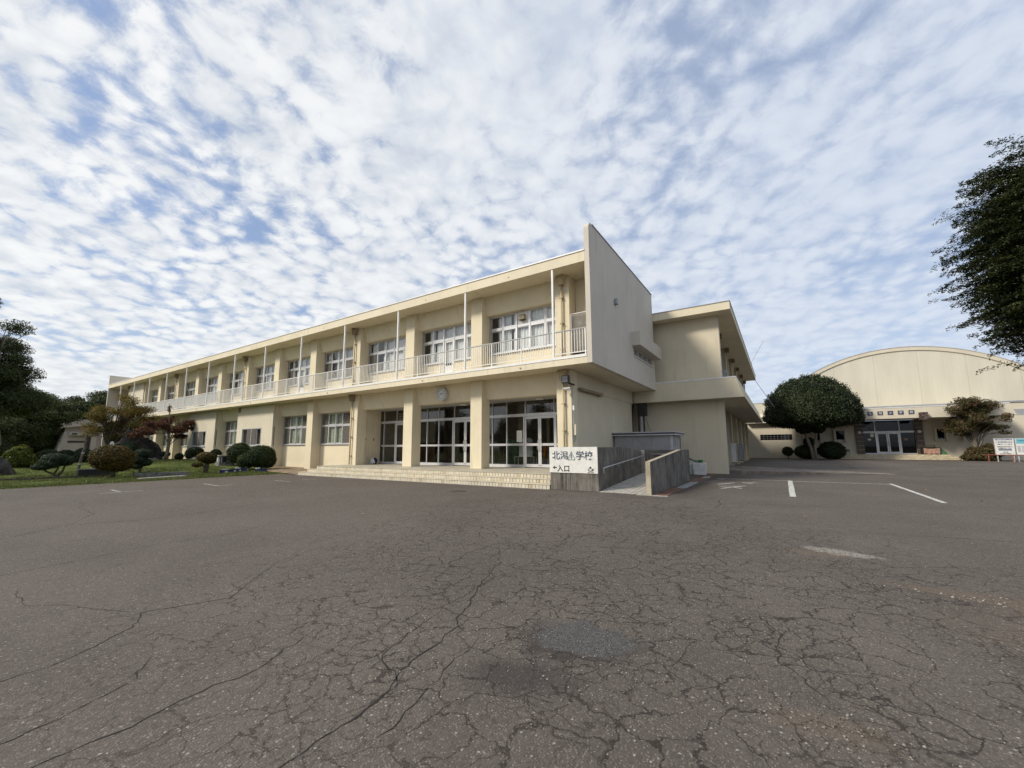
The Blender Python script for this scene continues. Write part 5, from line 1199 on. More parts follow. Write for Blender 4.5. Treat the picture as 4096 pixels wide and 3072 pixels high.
t = thing('folding_chair', 'small dark chair at the left end of the gymnasium steps', 'chair', loc=(6.55, 60.9, 0.55))
MB().box(-0.18, 0.18, -0.17, 0.17, 0.24, 0.28).build('seat', M['shedtrim'], t); MB().box(-0.18, 0.18, 0.16, 0.19, 0.34, 0.52).build('backrest', M['shedtrim'], t)
for sx_ in (-0.17, 0.15):
    MB().tube([(sx_, -0.15, 0.0), (sx_, -0.15, 0.24)], 0.012, 6).build('leg', M['black'], t); MB().tube([(sx_, 0.17, 0.0), (sx_, 0.175, 0.52)], 0.012, 6).build('leg', M['black'], t)

# notice boards in front of the gymnasium
def board(x0, x1, z0, z1, y, lab):
    t = thing('notice_board', lab, 'notice board', 'construction notice boards in front of the gymnasium')
    MB().box(x0, x1, y, y+0.04, z0, z1).build('panel', M['signwhite'], t)
    fm = MB(); fm.box(x0-0.04, x0, y-0.01, y+0.06, z0-0.05, z1+0.03); fm.box(x1, x1+0.04, y-0.01, y+0.06, z0-0.05, z1+0.03); fm.box(x0, x1, y-0.01, y+0.06, z1, z1+0.03); fm.box(x0, x1, y-0.01, y+0.06, z0-0.05, z0); fm.build('frame', M['lgrey'], t)
    for x in (x0+0.05, x1-0.12): MB().box(x, x+0.07, y+0.06, y+0.12, 0, z1-0.3).build('leg', M['lgrey'], t)
    return t
YB = 56.0
t = board(16.62, 17.78, 0.66, 2.09, YB, 'white notice board with navy headings about building work')
MB().box(16.68, 17.72, YB-0.006, YB-0.001, 1.94, 2.06).build('header_band', M['navyprint'], t); MB().box(16.80, 17.62, YB-0.006, YB-0.001, 1.02, 1.13).build('footer_band', M['navyprint'], t)
for s_, z, sz, mt in (('ご迷惑をおかけします', 1.955, 0.10, 'signwhite'), ('体育館照明LED化', 1.73, 0.135, 'navyprint'), ('工事をしています', 1.53, 0.125, 'navyprint'), ('令和8年3月25日まで', 1.32, 0.105, 'inkblack'), ('時間帯 8:30~17:00', 1.18, 0.10, 'inkblack'), ('電気工事', 0.84, 0.08, 'inkblack'), ('あわら市教育委員会', 0.70, 0.08, 'inkblack')):
    text_mesh(s_, sz, mt, t, 'character', face_front(17.20, YB-0.009, z), 0.001, 0.003, 'CENTER')
t = board(17.93, 19.1, 0.66, 2.09, YB+0.1, 'turquoise-headed notice board at the right edge')
MB().box(17.97, 19.06, YB+0.094, YB+0.099, 1.62, 2.06).build('header_band', M['cyan'], t)
text_mesh('今月の予定', 0.13, 'navyprint', t, 'character', face_front(18.10, YB+0.09, 1.85), 0.001, 0.003)
for i in range(4): MB().box(18.0+0.25*i, 18.2+0.25*i, YB+0.094, YB+0.099, 0.85, 1.45).build('print_block', M['lgrey'], t)
t = thing('pipe_barrier', 'low rusty red pipe barrier in front of the notice boards', 'barrier')
MB().tube([(15.6, 55.6, 0.62), (19.5, 55.7, 0.60)], 0.03, 8).build('rail', M['red'], t)
for x in (16.0, 17.5): MB().tube([(x, 55.62, 0), (x, 55.62, 0.66)], 0.04, 8).build('post', M['red'], t)

# cables off the wing roof
for pts, lab in (([(-1.80, 54.0, 9.0), (-0.2, 54.5, 5.9), (0.4, 56, 4.8)], 'thin grey stay cable from the wing roof down to the round tree'), ([(-2.02, 54.0, 9.5), (-2.0, 54.0, 11.2), (-0.7, 56.0, 13.9)], 'thin aerial wire rising from the far end of the wing roof')):
    t = thing('overhead_cable', lab, 'cable'); MB().tube(pts, 0.025, 5).build('wire', M['grey'], t)

# ================================================================ garden hut at far left
hut = thing('garden_hut', 'small flared concrete washroom hut with a flat cap beyond the garden', 'hut')
def up(mb, n, mat='pavil', par=None): return mb.build(n, M[mat], par or hut)
HX = -78.0
up(MB().add([(HX, 12.55, 0.2), (HX, 15.3, 0.2), (HX, 15.0, 3.8), (HX, 13.05, 3.8), (HX-4.5, 12.3, 0.2), (HX-4.5, 15.3, 0.2), (HX-4.5, 15.0, 3.8), (HX-4.5, 12.9, 3.8)], [(0, 1, 2, 3), (4, 7, 6, 5), (0, 3, 7, 4), (1, 5, 6, 2), (3, 2, 6, 7)]), 'flared_wall')
up(MB().box(HX-4.5, HX-0.4, 13.1, 16.5, 3.8, 4.62), 'upper_wall'); cp_ = up(MB().prism([(12.7, 4.30), (14.5, 4.62), (17.2, 4.62), (17.2, 5.44), (14.4, 5.44), (12.85, 4.95)], 'x', HX-4.8, HX+0.4), 'roof_cap')
up(MB().box(HX-4.9, HX+0.48, 12.8, 17.3, 5.442, 5.50), 'roof_coping', 'lconc', cp_)
up(MB().box(HX+0.01, HX+0.5, 13.45, 17.0, 3.35, 3.80), 'fascia_band'); up(MB().box(HX+0.501, HX+0.53, 13.6, 14.1, 3.45, 3.66), 'name_plate', 'inkblack'); up(MB().box(HX-0.02, HX+0.06, 13.4, 15.0, 2.42, 2.66), 'window_slot', 'black'); up(MB().box(HX-1, HX+0.4, 15.5, 16.0, 0.3, 3.34), 'pier'); up(MB().box(HX-3, HX-1.0, 15.1, 18, 0.2, 3.8), 'rear_wall')
t = thing('low_fence', 'low grey pipe fence beside the garden hut', 'fence')
for z in (0.9, 1.3): MB().tube([(-74, 10.6, z), (-74, 12.6, z)], 0.03, 6).build('rail', M['lgrey'], t)
for y in (11.0, 12.4): MB().tube([(-74, y, 0.4), (-74, y, 1.32)], 0.03, 6).build('post', M['lgrey'], t)
# ================================================================ planting
def leaf_mesh(name, P, Nn, L, W, seed, jit=0.7, droop=0.0):
    """one small four-cornered blade per point, turned roughly along the given outward direction"""
    g = np.random.default_rng(seed); n = len(P)
    nn = Nn + g.normal(0, jit, (n, 3)); nn /= np.linalg.norm(nn, axis=1, keepdims=True)+1e-9
    t = g.normal(0, 1, (n, 3)); t[:, 2] -= droop; t -= (t*nn).sum(1, keepdims=True)*nn; t /= np.linalg.norm(t, axis=1, keepdims=True)+1e-9
    s = np.cross(nn, t); l = (L*g.uniform(0.7, 1.3, n))[:, None]; w_ = (W*g.uniform(0.7, 1.3, n))[:, None]
    fold = nn*w_*0.35
    V = np.stack([P-t*l*0.5, P+s*w_*0.5+fold-t*l*0.05, P+t*l*0.5, P-s*w_*0.5+fold-t*l*0.05], 1).reshape(-1, 3)
    return np_mesh(name, V, quads=np.arange(4*n).reshape(-1, 4))
def unit(g, n):
    d = g.normal(0, 1, (n, 3)); return d/np.linalg.norm(d, axis=1, keepdims=True)
def lump(d, ph, k=1.0):
    x, y, z = d[:, 0], d[:, 1], d[:, 2]
    return (np.sin(3.1*x*k+ph[0])*np.sin(2.7*y*k+ph[1])+0.7*np.sin(5.3*z*k+ph[2]+2*x*k)+0.5*np.sin(8.1*y*k+ph[3]+4*z*k)+0.4*np.sin(11*x*k+ph[4]))/2.2
def core(name, c, r, ph, amp, mat, parent, seed, k=1.0, flatten=None, scale=0.82):
    n = 14; vs = []; 
    for i in range(n+1):
        th = math.pi*i/n
        for j in range(2*n): p = math.pi*j/n; vs.append((math.sin(th)*math.cos(p), math.sin(th)*math.sin(p), math.cos(th)))
    D = np.array(vs); rad = scale*(1+amp*lump(D, ph, k)); V = D*rad[:, None]*np.array(r)+np.array(c)
    if flatten is not None: V[:, 2] = np.maximum(V[:, 2], flatten)
    F = [(i*2*n+j, i*2*n+(j+1) % (2*n), (i+1)*2*n+(j+1) % (2*n), (i+1)*2*n+j) for i in range(n) for j in range(2*n)]
    return MB().add([tuple(v) for v in V], F).build(name, mat, parent, smooth=True)
def clipped(name, lab, cat, base, blobs, mat, nl, L, W, seed, trunk=None, amp=0.06, stems=None, group='clipped shrubs in the garden', bark='bark'):
    """clipped shrub: every blob (offset, radii) is a dense leaf shell over an inner leaf mass"""
    hs = 0.76 if group == 'clipped shrubs in the garden' else 1.0
    blobs = [((o[0]*hs, o[1]*hs, o[2]), (r[0]*hs, r[1]*hs, r[2])) for o, r in blobs]
    t = thing(name, lab, cat, group, base); g = np.random.default_rng(seed)
    tot = sum(b[1][0]*b[1][1]+b[1][0]*b[1][2]+b[1][1]*b[1][2] for b in blobs); Ps = []; Ns = []
    for (o, r) in blobs:
        area = r[0]*r[1]+r[0]*r[2]+r[1]*r[2]; n = int(nl*area/tot); d = unit(g, n); ph = g.uniform(0, 6.28, 5)
        rad = (1+amp*lump(d, ph, 1.3)+0.055*lump(d, ph[::-1], 4.5)+0.04*lump(d, ph+1, 9))*(1+g.normal(0, 0.03, n)-np.abs(g.normal(0, 0.06, n)))
        stray = g.random(n) < 0.03; rad[stray] *= 1+g.uniform(0.02, 0.10, stray.sum())
        p = d*rad[:, None]*np.array(r)+np.array(o); keep = p[:, 2] > 0.02; Ps.append(p[keep]); Ns.append((d/np.array(r))[keep])
        core('inner_foliage', o, r, ph, amp, mat, t, seed, 1.3, 0.01)
    P = np.concatenate(Ps); Nn = np.concatenate(Ns); Nn /= np.linalg.norm(Nn, axis=1, keepdims=True)
    o_ = meshobj('foliage', leaf_mesh('foliage', P, Nn, L*1.45, W*1.45, seed+1, 0.75), mat, t)
    for tr in (stems or []): MB().tube([(p[0]*hs, p[1]*hs, p[2]) for p in tr[0]], tr[1], 7).build('stem', M[bark], t, smooth=True)
    return t
G1 = leafmat('dark_evergreen_leaf', [(0.007, 0.014, 0.005), (0.020, 0.034, 0.010), (0.050, 0.072, 0.020)], 0.15)
G2 = leafmat('azalea_leaf', [(0.014, 0.026, 0.008), (0.036, 0.060, 0.016), (0.085, 0.115, 0.030)], 0.18)
GO = leafmat('bronze_leaf', [(0.030, 0.030, 0.008), (0.085, 0.066, 0.014), (0.20, 0.12, 0.022)], 0.2)
GP = leafmat('pine_needle', [(0.014, 0.026, 0.014), (0.032, 0.056, 0.028), (0.070, 0.100, 0.045)], 0.15)
GM = leafmat('maple_leaf', [(0.045, 0.055, 0.010), (0.14, 0.115, 0.018), (0.32, 0.19, 0.030)], 0.35)
GR = leafmat('russet_leaf', [(0.045, 0.022, 0.012), (0.12, 0.048, 0.024), (0.21, 0.085, 0.040)], 0.3)
GT = leafmat('zelkova_leaf', [(0.012, 0.019, 0.007), (0.032, 0.046, 0.014), (0.090, 0.100, 0.028)], 0.2)
GD = leafmat('camphor_leaf', [(0.008, 0.014, 0.005), (0.022, 0.036, 0.010), (0.062, 0.085, 0.022)], 0.18)
GW = leafmat('woodland_leaf', [(0.018, 0.030, 0.010), (0.048, 0.068, 0.020), (0.12, 0.14, 0.040)], 0.28)
GC = leafmat('myrtle_leaf', [(0.035, 0.048, 0.014), (0.095, 0.085, 0.028), (0.19, 0.10, 0.06)], 0.3)
GL = leafmat('yellow_green_leaf', [(0.030, 0.048, 0.008), (0.10, 0.13, 0.018), (0.22, 0.22, 0.035)], 0.3)

def B(x, y): return (x, y, hz(x, y)-0.02)
clipped('clipped_shrub', 'large round bronze-green clipped bush on a short trunk at the lawn edge', 'shrub', B(-28.55, 6.6), [((-0.1, -0.05, 1.05), (1.02, 1.12, 0.64)), ((0.0, 0.25, 0.85), (0.85, 0.85, 0.50))], GO, 15000, 0.055, 0.030, 11,
        stems=[([(0, 0, 0), (0.02, 0.03, 0.35), (-0.05, 0.15, 0.7)], [0.13, 0.11, 0.09]), ([(0, 0.02, 0.2), (0.1, -0.3, 0.55), (0.1, -0.5, 0.8)], [0.08, 0.06, 0.04])])
clipped('garden_pine', 'small layered garden pine with a bent trunk behind the planting kerb', 'pine', B(-31.16, 8.37), [((0, 0.1, 1.15), (0.55, 0.50, 0.24)), ((0.1, -0.15, 0.80), (0.45, 0.48, 0.24)), ((0, 0.18, 0.62), (0.5, 0.52, 0.20)), ((0.1, -0.22, 0.42), (0.4, 0.38, 0.16))], GP, 12000, 0.075, 0.012, 12, amp=0.12,
        stems=[([(0, 0.05, 0), (0.05, 0.0, 0.25), (-0.05, 0.2, 0.55), (0, 0.05, 1.0)], [0.07, 0.06, 0.05, 0.03])])
clipped('clipped_shrub', 'mushroom-shaped clipped bush with a gnarled trunk near the blue planters', 'shrub', B(-28.73, 10.71), [((0, 0.05, 0.98), (0.62, 0.66, 0.30)), ((0.05, -0.55, 0.55), (0.30, 0.36, 0.13)), ((0.0, 0.25, 0.80), (0.5, 0.45, 0.2))], GO, 9000, 0.045, 0.026, 13,
        stems=[([(0, -0.05, 0), (0.02, 0.0, 0.3), (0, 0.05, 0.8)], [0.10, 0.09, 0.07]), ([(0, 0.08, 0), (0.05, 0.14, 0.35), (0, 0.2, 0.8)], [0.09, 0.08, 0.05]), ([(0, 0, 0.4), (0.05, -0.3, 0.55)], [0.05, 0.03])])
clipped('garden_pine', 'low wide garden pine with spreading bare branches at left of the lawn', 'pine', B(-30.98, 5.0), [((0, -0.05, 0.90), (0.65, 0.62, 0.30)), ((0.1, -0.62, 0.55), (0.5, 0.45, 0.16)), ((0, 0.42, 0.82), (0.5, 0.48, 0.24)), ((0.1, -0.30, 0.70), (0.55, 0.55, 0.24))], GP, 15000, 0.075, 0.012, 14, amp=0.12,
        stems=[([(0, 0.15, 0), (0.0, 0.05, 0.12), (0, -0.35, 0.30), (0.05, -0.65, 0.5)], [0.07, 0.06, 0.04, 0.025]), ([(0, 0.15, 0.02), (0, 0.38, 0.3), (0, 0.5, 0.75)], [0.06, 0.045, 0.03]), ([(0, 0.0, 0.2), (0.05, 0.15, 0.45), (0, 0.0, 0.75)], [0.04, 0.035, 0.025])])
clipped('leafy_bush', 'yellow-green leafy bush in front of the left tree trunk', 'bush', B(-37.3, 4.6), [((0, -0.1, 0.6), (0.6, 0.75, 0.62)), ((0, 0.3, 0.45), (0.5, 0.5, 0.42))], GL, 3800, 0.11, 0.06, 15, amp=0.22)
clipped('clipped_shrub', 'pale domed clipped bush below the hut corner', 'shrub', B(-46.0, 7.0), [((0, 0, 0.45), (0.8, 0.85, 0.55))], G2, 4500, 0.05, 0.03, 16)
clipped('clipped_shrub', 'dark domed clipped bush in front of the hut wall', 'shrub', B(-46.5, 8.0), [((0, 0, 0.42), (0.65, 0.72, 0.52))], G1, 4500, 0.05, 0.03, 17)
clipped('clipped_shrub', 'greyish clipped bush right beside the wooden post', 'shrub', B(-42.5, 8.15), [((0, 0, 0.5), (0.6, 0.65, 0.58))], GP, 4500, 0.05, 0.03, 18)
clipped('leafy_bush', 'dark feathery shrub between the maple and the big rock', 'bush', B(-44.2, 11.0), [((0, 0, 1.0), (0.9, 1.0, 0.55)), ((0, 0.3, 0.6), (0.8, 0.7, 0.55)), ((0, -0.9, 0.9), (0.6, 0.7, 0.45))], GP, 6500, 0.10, 0.02, 19, amp=0.2)
clipped('clipped_shrub', 'small mushroom bush at the foot of the russet tree', 'shrub', B(-48.1, 14.6), [((0, 0, 0.52), (0.5, 0.56, 0.24))], G1, 4000, 0.045, 0.026, 20, stems=[([(0, -0.2, 0), (0, -0.15, 0.4)], [0.03, 0.02]), ([(0, 0.15, 0), (0, 0.1, 0.4)], [0.03, 0.02])])
clipped('clipped_shrub', 'smallest round bush against the wall right of the russet tree', 'shrub', B(-45.4, 14.85), [((0, 0, 0.30), (0.4, 0.42, 0.30))], G1, 2600, 0.045, 0.026, 21)
clipped('clipped_shrub', 'wide dark bush with gaps below the square board-wall window', 'shrub', B(-42.7, 15.0), [((0, 0.1, 0.72), (0.55, 0.85, 0.42)), ((0, -0.45, 0.55), (0.4, 0.45, 0.40)), ((0, 0.5, 0.45), (0.35, 0.3, 0.3))], G1, 5200, 0.05, 0.028, 22)
clipped('clipped_shrub', 'round dark bush against the wall behind the stone lantern box', 'shrub', B(-38.6, 15.05), [((0, 0, 0.58), (0.5, 0.55, 0.40))], G1, 4000, 0.045, 0.026, 23)
clipped('clipped_shrub', 'rear left one of three big green domes by the entrance steps', 'shrub', B(-33.5, 14.6), [((0, 0, 0.95), (1.0, 1.06, 0.72)), ((0, 0.3, 0.6), (0.8, 0.8, 0.5))], G2, 12000, 0.055, 0.030, 24, stems=[([(0, 0, 0), (0, 0, 0.5)], [0.08, 0.07])])
clipped('clipped_shrub', 'largest green dome bush standing nearest to the entrance steps', 'shrub', B(-29.3, 14.15), [((0, -0.10, 0.95), (1.0, 1.14, 0.72)), ((0.1, 0.35, 0.70), (0.8, 0.75, 0.55))], G2, 17000, 0.050, 0.028, 25, stems=[([(0, 0, 0), (0, 0, 0.5)], [0.09, 0.08]), ([(0.1, -0.4, 0), (0, -0.3, 0.5)], [0.05, 0.04])])
clipped('clipped_shrub', 'smallest front one of three green domes by the entrance steps', 'shrub', B(-29.9, 13.45), [((0, 0, 0.62), (0.62, 0.66, 0.50))], G2, 9000, 0.042, 0.024, 26, stems=[([(0, 0.1, 0), (0, 0, 0.3)], [0.07, 0.06])])

# ---- loose trees
def limb(a, b, r0, r1, g, sag=0.12, n=6):
    a, b = np.array(a, float), np.array(b, float); L = np.linalg.norm(b-a); pts = []
    off = g.normal(0, sag*L, 3); 
    for i in range(n+1):
        t_ = i/n; pts.append(tuple(a+(b-a)*t_+off*math.sin(math.pi*t_)*0.5+np.array([0, 0, 0.08*L*math.sin(math.pi*t_)])))
    return pts, [r0+(r1-r0)*i/n for i in range(n+1)]
def tree(name, lab, cat, base, trunkpts, trunkr, clumps, mat, per, L, W, seed, group=None, bark='bark', jit=0.8, thin=0.55, droop=0.0, branch=True):
    """clumps = list of (centre offset, radii): each is a cloud of leaves on its own limb"""
    t = thing(name, lab, cat, group, base); g = np.random.default_rng(seed)
    tm = MB(); tm.tube(trunkpts, trunkr, 9); tr = tm.build('trunk', M[bark], t, smooth=True)
    if branch:
        bm_ = MB()
        for (c, r) in clumps:
            k = g.integers(max(1, len(trunkpts)//2), len(trunkpts)); a = trunkpts[k-1] if k else trunkpts[0]
            p, rr_ = limb(a, c, trunkr[k-1]*0.42, 0.012, g); bm_.tube(p, rr_, 5, cap=False)
            for _ in range(3):
                e = np.array(c)+unit(g, 1)[0]*np.array(r)*0.8; p2, r2 = limb(p[3], e, rr_[3]*0.6, 0.006, g, 0.1, 4); bm_.tube(p2, r2, 4, cap=False)
        bm_.build('limbs', M[bark], t, smooth=True)
    Ps = []; Ns = []
    for (c, r) in clumps:
        n = int(per*(r[0]*r[1]+r[0]*r[2]+r[1]*r[2])); d = unit(g, n)
        rad = g.uniform(0, 1, n)**thin*(1+0.22*lump(d, g.uniform(0, 6.28, 5), 1.6)); Ps.append(d*rad[:, None]*np.array(r)+np.array(c)); Ns.append(d*0.6+np.array([0, 0, 0.6]))
    P = np.concatenate(Ps); Nn = np.concatenate(Ns); Nn /= np.linalg.norm(Nn, axis=1, keepdims=True)
    meshobj('crown', leaf_mesh('crown', P, Nn, L, W, seed+1, jit, droop), mat, t); return t
def rand_clumps(n, c, r, cr, seed, shell=0.6, flat=1.0):
    g = np.random.default_rng(seed); d = unit(g, n); rad = g.uniform(shell, 1.0, n)
    return [(tuple(np.array(c)+d[i]*rad[i]*np.array(r)), tuple(np.array((1, 1, flat))*cr*g.uniform(0.7, 1.25))) for i in range(n)]

tree('maple_tree', 'golden-green airy maple standing in front of the left building end', 'tree', (-48.5, 10.6, hz(-48.5, 0)-0.05),
     [(0, 0, 0), (0.05, 0.1, 0.9), (-0.1, 0.0, 2.0), (0, 0.15, 3.4)], [0.13, 0.11, 0.08, 0.03],
     rand_clumps(44, (0, 0.75, 3.75), (1.9, 2.45, 2.0), 0.64, 31, 0.40, 0.6), GM, 800, 0.085, 0.05, 31, bark='bark', thin=0.5)
tree('russet_tree', 'small tree with russet leaves and spreading crown before the school wall', 'tree', (-45.8, 13.98, hz(-45.8, 0)-0.05),
     [(0, 0, 0), (0.05, 0.05, 0.6), (0.0, 0.15, 1.4), (0.1, 0.05, 2.4), (0.1, 0.0, 3.6), (0.1, -0.15, 5.1)], [0.17, 0.14, 0.12, 0.08, 0.04, 0.010],
     [((0.5, -1.6, 2.55), (0.8, 0.9, 0.40)), ((0.3, -0.7, 3.1), (0.9, 0.9, 0.40)), ((0.5, 0.5, 2.75), (0.9, 0.8, 0.38)), ((0.6, 1.25, 3.35), (0.8, 0.75, 0.30)), ((0.6, 2.05, 3.55), (0.6, 0.65, 0.22)), ((0.4, -2.3, 2.15), (0.6, 0.6, 0.30)), ((-0.3, 0.0, 3.6), (0.7, 0.6, 0.30)), ((0.2, -1.4, 3.25), (0.6, 0.5, 0.25)), ((0.1, 0.9, 2.15), (0.6, 0.6, 0.25)), ((0.1, -0.1, 4.6), (0.15, 0.18, 0.35)), ((0.5, 1.7, 2.9), (0.5, 0.5, 0.22))], GR, 950, 0.105, 0.075, 32, bark='palebark', thin=0.5)
tree('broadleaf_tree', 'tall dark tree at the left edge above the garden', 'tree', (-47.5, 3.3, hz(-47, 0)-0.05),
     [(0, 0.9, 0), (0.1, 1.3, 1.5), (0.2, 1.0, 3.2), (0, 0, 5.5), (0, -0.3, 9), (0, -0.4, 12.0)], [0.30, 0.26, 0.24, 0.20, 0.12, 0.03],
     rand_clumps(46, (0, 0.5, 5.0), (2.6, 3.9, 2.3), 1.05, 33, 0.40, 0.6)+rand_clumps(34, (0, 0.0, 8.1), (1.9, 2.5, 2.5), 0.95, 34, 0.3, 0.6)+rand_clumps(9, (0, -0.3, 11.4), (0.7, 1.1, 1.4), 0.7, 35, 0.3, 0.7), GW, 560, 0.15, 0.06, 33, bark='palebark', thin=0.55, droop=0.3)
tree('broadleaf_tree', 'low dark tree overhanging the garden hut from the left', 'tree', (-66.0, 7.4, 0.5), [(0, 0, 0), (0, 0, 2.0), (0, 0.2, 4.5)], [0.25, 0.2, 0.08],
     rand_clumps(46, (0, 0.2, 4.3), (3.0, 4.2, 2.7), 1.3, 36, 0.4, 0.6), GW, 330, 0.19, 0.09, 36)
tree('broadleaf_tree', 'dark bushy tree low behind the left garden shrubs', 'tree', (-58.0, 3.4, 0.5), [(0, 0, 0), (0, 0, 1.6), (0, 0.1, 3.0)], [0.2, 0.16, 0.06],
     rand_clumps(44, (0, 0.3, 2.3), (2.4, 3.6, 2.1), 1.1, 37, 0.3, 0.7), GW, 330, 0.16, 0.08, 37)
for i, (x, y, h, lab) in enumerate(((-92, 9.0, 11.5, 'leftmost dark tree of the wood behind the hut'), (-96, 13.5, 11.9, 'dark tree rising directly behind the garden hut'), (-98, 18.0, 12.3, 'dark tree top right behind the hut'), (-104, 22.5, 12.6, 'dark tree touching the left end of the school'), (-108, 28.0, 10.5, 'dark tree half hidden by the school end wall'), (-90, 4.0, 11.0, 'dark tree far left behind the garden'), (-70, 1.5, 7.0, 'dark bushy tree at the far left edge behind the boulder'), (-82, 11.0, 7.5, 'dark tree between the hut and the wood'))):
    tree('woodland_tree', lab, 'tree', (x, y, 0), [(0, 0, 0), (0, 0, h*0.4), (0, 0, h*0.8)], [0.35, 0.28, 0.08], rand_clumps(40, (0, 0, h*0.52), (3.6, 3.2, h*0.44), 1.5, 40+i, 0.30, 0.75), GW, 170, 0.28, 0.14, 40+i, 'woodland behind the hut', branch=False)
# big tree at the right edge
def at(px, py, t_): return tuple(cam.location + t_*(((px-2048)/FPX)*_r - ((py-CY)/FPX)*_u + _f))
TC = at(4310, 965, 18.0)
t = thing('zelkova_tree', 'large dark tree with layered drooping sprays at the right edge', 'tree', None, (TC[0], TC[1], 0))
MB().tube([(0, 0, 0), (0, 0, 3), (0.1, 0, 6), (0, 0, 10), (0, 0.1, 13.5)], [0.42, 0.36, 0.30, 0.16, 0.04], 10).build('trunk', M['bark'], t, smooth=True)
g = np.random.default_rng(61); CR = np.array((3.0, 3.0, 5.3)); Ps = []; Ns = []; lim = MB()
for i in range(1150):
    d = unit(g, 1)[0]; rad = g.uniform(0.50, 0.95) if i < 900 else g.uniform(0.90, 1.02)
    st = d*CR*rad+np.array((0, 0, TC[2])); st[2] = round(st[2]/0.62)*0.62+g.normal(0, 0.10); hd = np.array((d[0], d[1], 0.0)); hd = hd/(np.linalg.norm(hd)+1e-6); hd = hd*0.9+g.normal(0, 0.35, 3); hd[2] = g.normal(-0.02, 0.14); hd /= np.linalg.norm(hd)
    ln = g.uniform(1.0, 1.7) if i < 1090 else g.uniform(1.6, 2.4); n = int(125*ln) if i < 1090 else int(50*ln); q = g.uniform(0, 1, n); wd = 0.26*(1-q)**0.7+0.03
    sd = np.cross(hd, (0, 0, 1)); sd /= np.linalg.norm(sd)+1e-6
    p = st+hd*(q*ln)[:, None]+sd*(g.normal(0, 1, n)*wd)[:, None]+np.array((0, 0, 1))*(g.normal(0, 0.06, n)-0.16*ln*q**2)[:, None]
    Ps.append(p); Ns.append(np.tile([[0, 0, 1.0]], (n, 1))+hd*0.3)
    if i % 9 == 0: lim.tube([tuple(st*0.4+0.6*np.array((0, 0, st[2]-0.5))), tuple(st), tuple(st+hd*ln*0.9)], [0.05, 0.02, 0.004], 4, cap=False)
for k in range(1):
    n = 52000; d = unit(g, n); p = d*(g.uniform(0, 1, n)**0.45*0.93)[:, None]*CR+np.array((0, 0, TC[2])); Ps.append(p); Ns.append(d*0.5+np.array((0, 0, 0.5)))
lim.build('limbs', M['bark'], t)
meshobj('crown', leaf_mesh('crown', np.concatenate(Ps), np.concatenate(Ns), 0.145, 0.050, 62, 0.4), GT, t)
core('inner_foliage', (0, 0, TC[2]), tuple(CR), np.array([1.0, 2, 3, 4, 5]), 0.15, GT, t, 1, 2.0, None, 0.66)
# round tree before the hall
t = thing('round_tree', 'large clipped round evergreen tree with two pale stems before the gymnasium', 'tree', None, (3.2, 57.0, 0))
MB().tube([(-0.15, 0, 0), (-0.25, 0, 1.2), (-0.55, 0, 2.4), (-0.9, 0, 4.2)], [0.17, 0.15, 0.14, 0.1], 9).build('stem', M['palebark'], t, smooth=True)
MB().tube([(0.12, 0.05, 0), (0.08, 0, 1.2), (0.25, 0, 2.4), (0.5, 0, 4.2)], [0.17, 0.15, 0.14, 0.1], 9).build('stem', M['palebark'], t, smooth=True)
g = np.random.default_rng(71); Ps = []; Ns = []
for (o, r, n) in (((0, 0, 4.75), (4.5, 4.0, 4.65), 46000), ((-0.75, 0, 3.4), (0.8, 0.7, 0.5), 1500), ((0.5, 0, 3.4), (0.7, 0.6, 0.45), 1300)):
    d = unit(g, n); ph = g.uniform(0, 6.28, 5); rad = (1+0.05*lump(d, ph, 2.2)+0.045*lump(d, ph[::-1], 5)+0.035*lump(d, ph+2, 10))*(1+g.normal(0, 0.022, n)-np.abs(g.normal(0, 0.06, n)))
    p = d*rad[:, None]*np.array(r)+np.array(o)
    if r[0] > 2:
        p[:, 2] = np.where(p[:, 2] < 4.75, 4.75-(4.75-p[:, 2])*0.22+g.normal(0, 0.17, n), p[:, 2])
        cr_ = core('inner_foliage', o, r, ph, 0.045, GD, t, 1, 2.2, 4.0, 0.84)
    Ps.append(p); Ns.append(d)
meshobj('crown', leaf_mesh('crown', np.concatenate(Ps), np.concatenate(Ns), 0.20, 0.10, 72, 0.7), GD, t)
for (x, y, rx, rz, zc_, lab, n, sd) in ((0.75, 58.6, 0.55, 0.52, 0.90, 'small black-green ball bush on a stem at the left of the round tree', 2600, 81), (2.55, 58.4, 1.15, 0.80, 0.85, 'wide ball bush left of the round tree stems', 5000, 82), (4.85, 58.4, 1.25, 1.0, 1.0, 'widest ball bush right of the round tree stems', 6500, 83)):
    clipped('clipped_shrub', lab, 'shrub', (x, y, 0), [((0, 0, zc_), (rx, rx*0.8, rz))], G1, n, 0.08, 0.045, sd, group='bushes under the round tree', stems=[([(0, 0, 0), (0, 0, 0.5)], [0.06, 0.05])])
clipped('clipped_shrub', 'small dark topknot bush behind the round tree stems', 'shrub', (2.9, 59.2, 0), [((0, 0, 2.0), (0.55, 0.5, 0.50))], G1, 2000, 0.08, 0.045, 84, group='bushes under the round tree', stems=[([(0, 0, 0), (0, 0, 1.8)], [0.07, 0.05])])
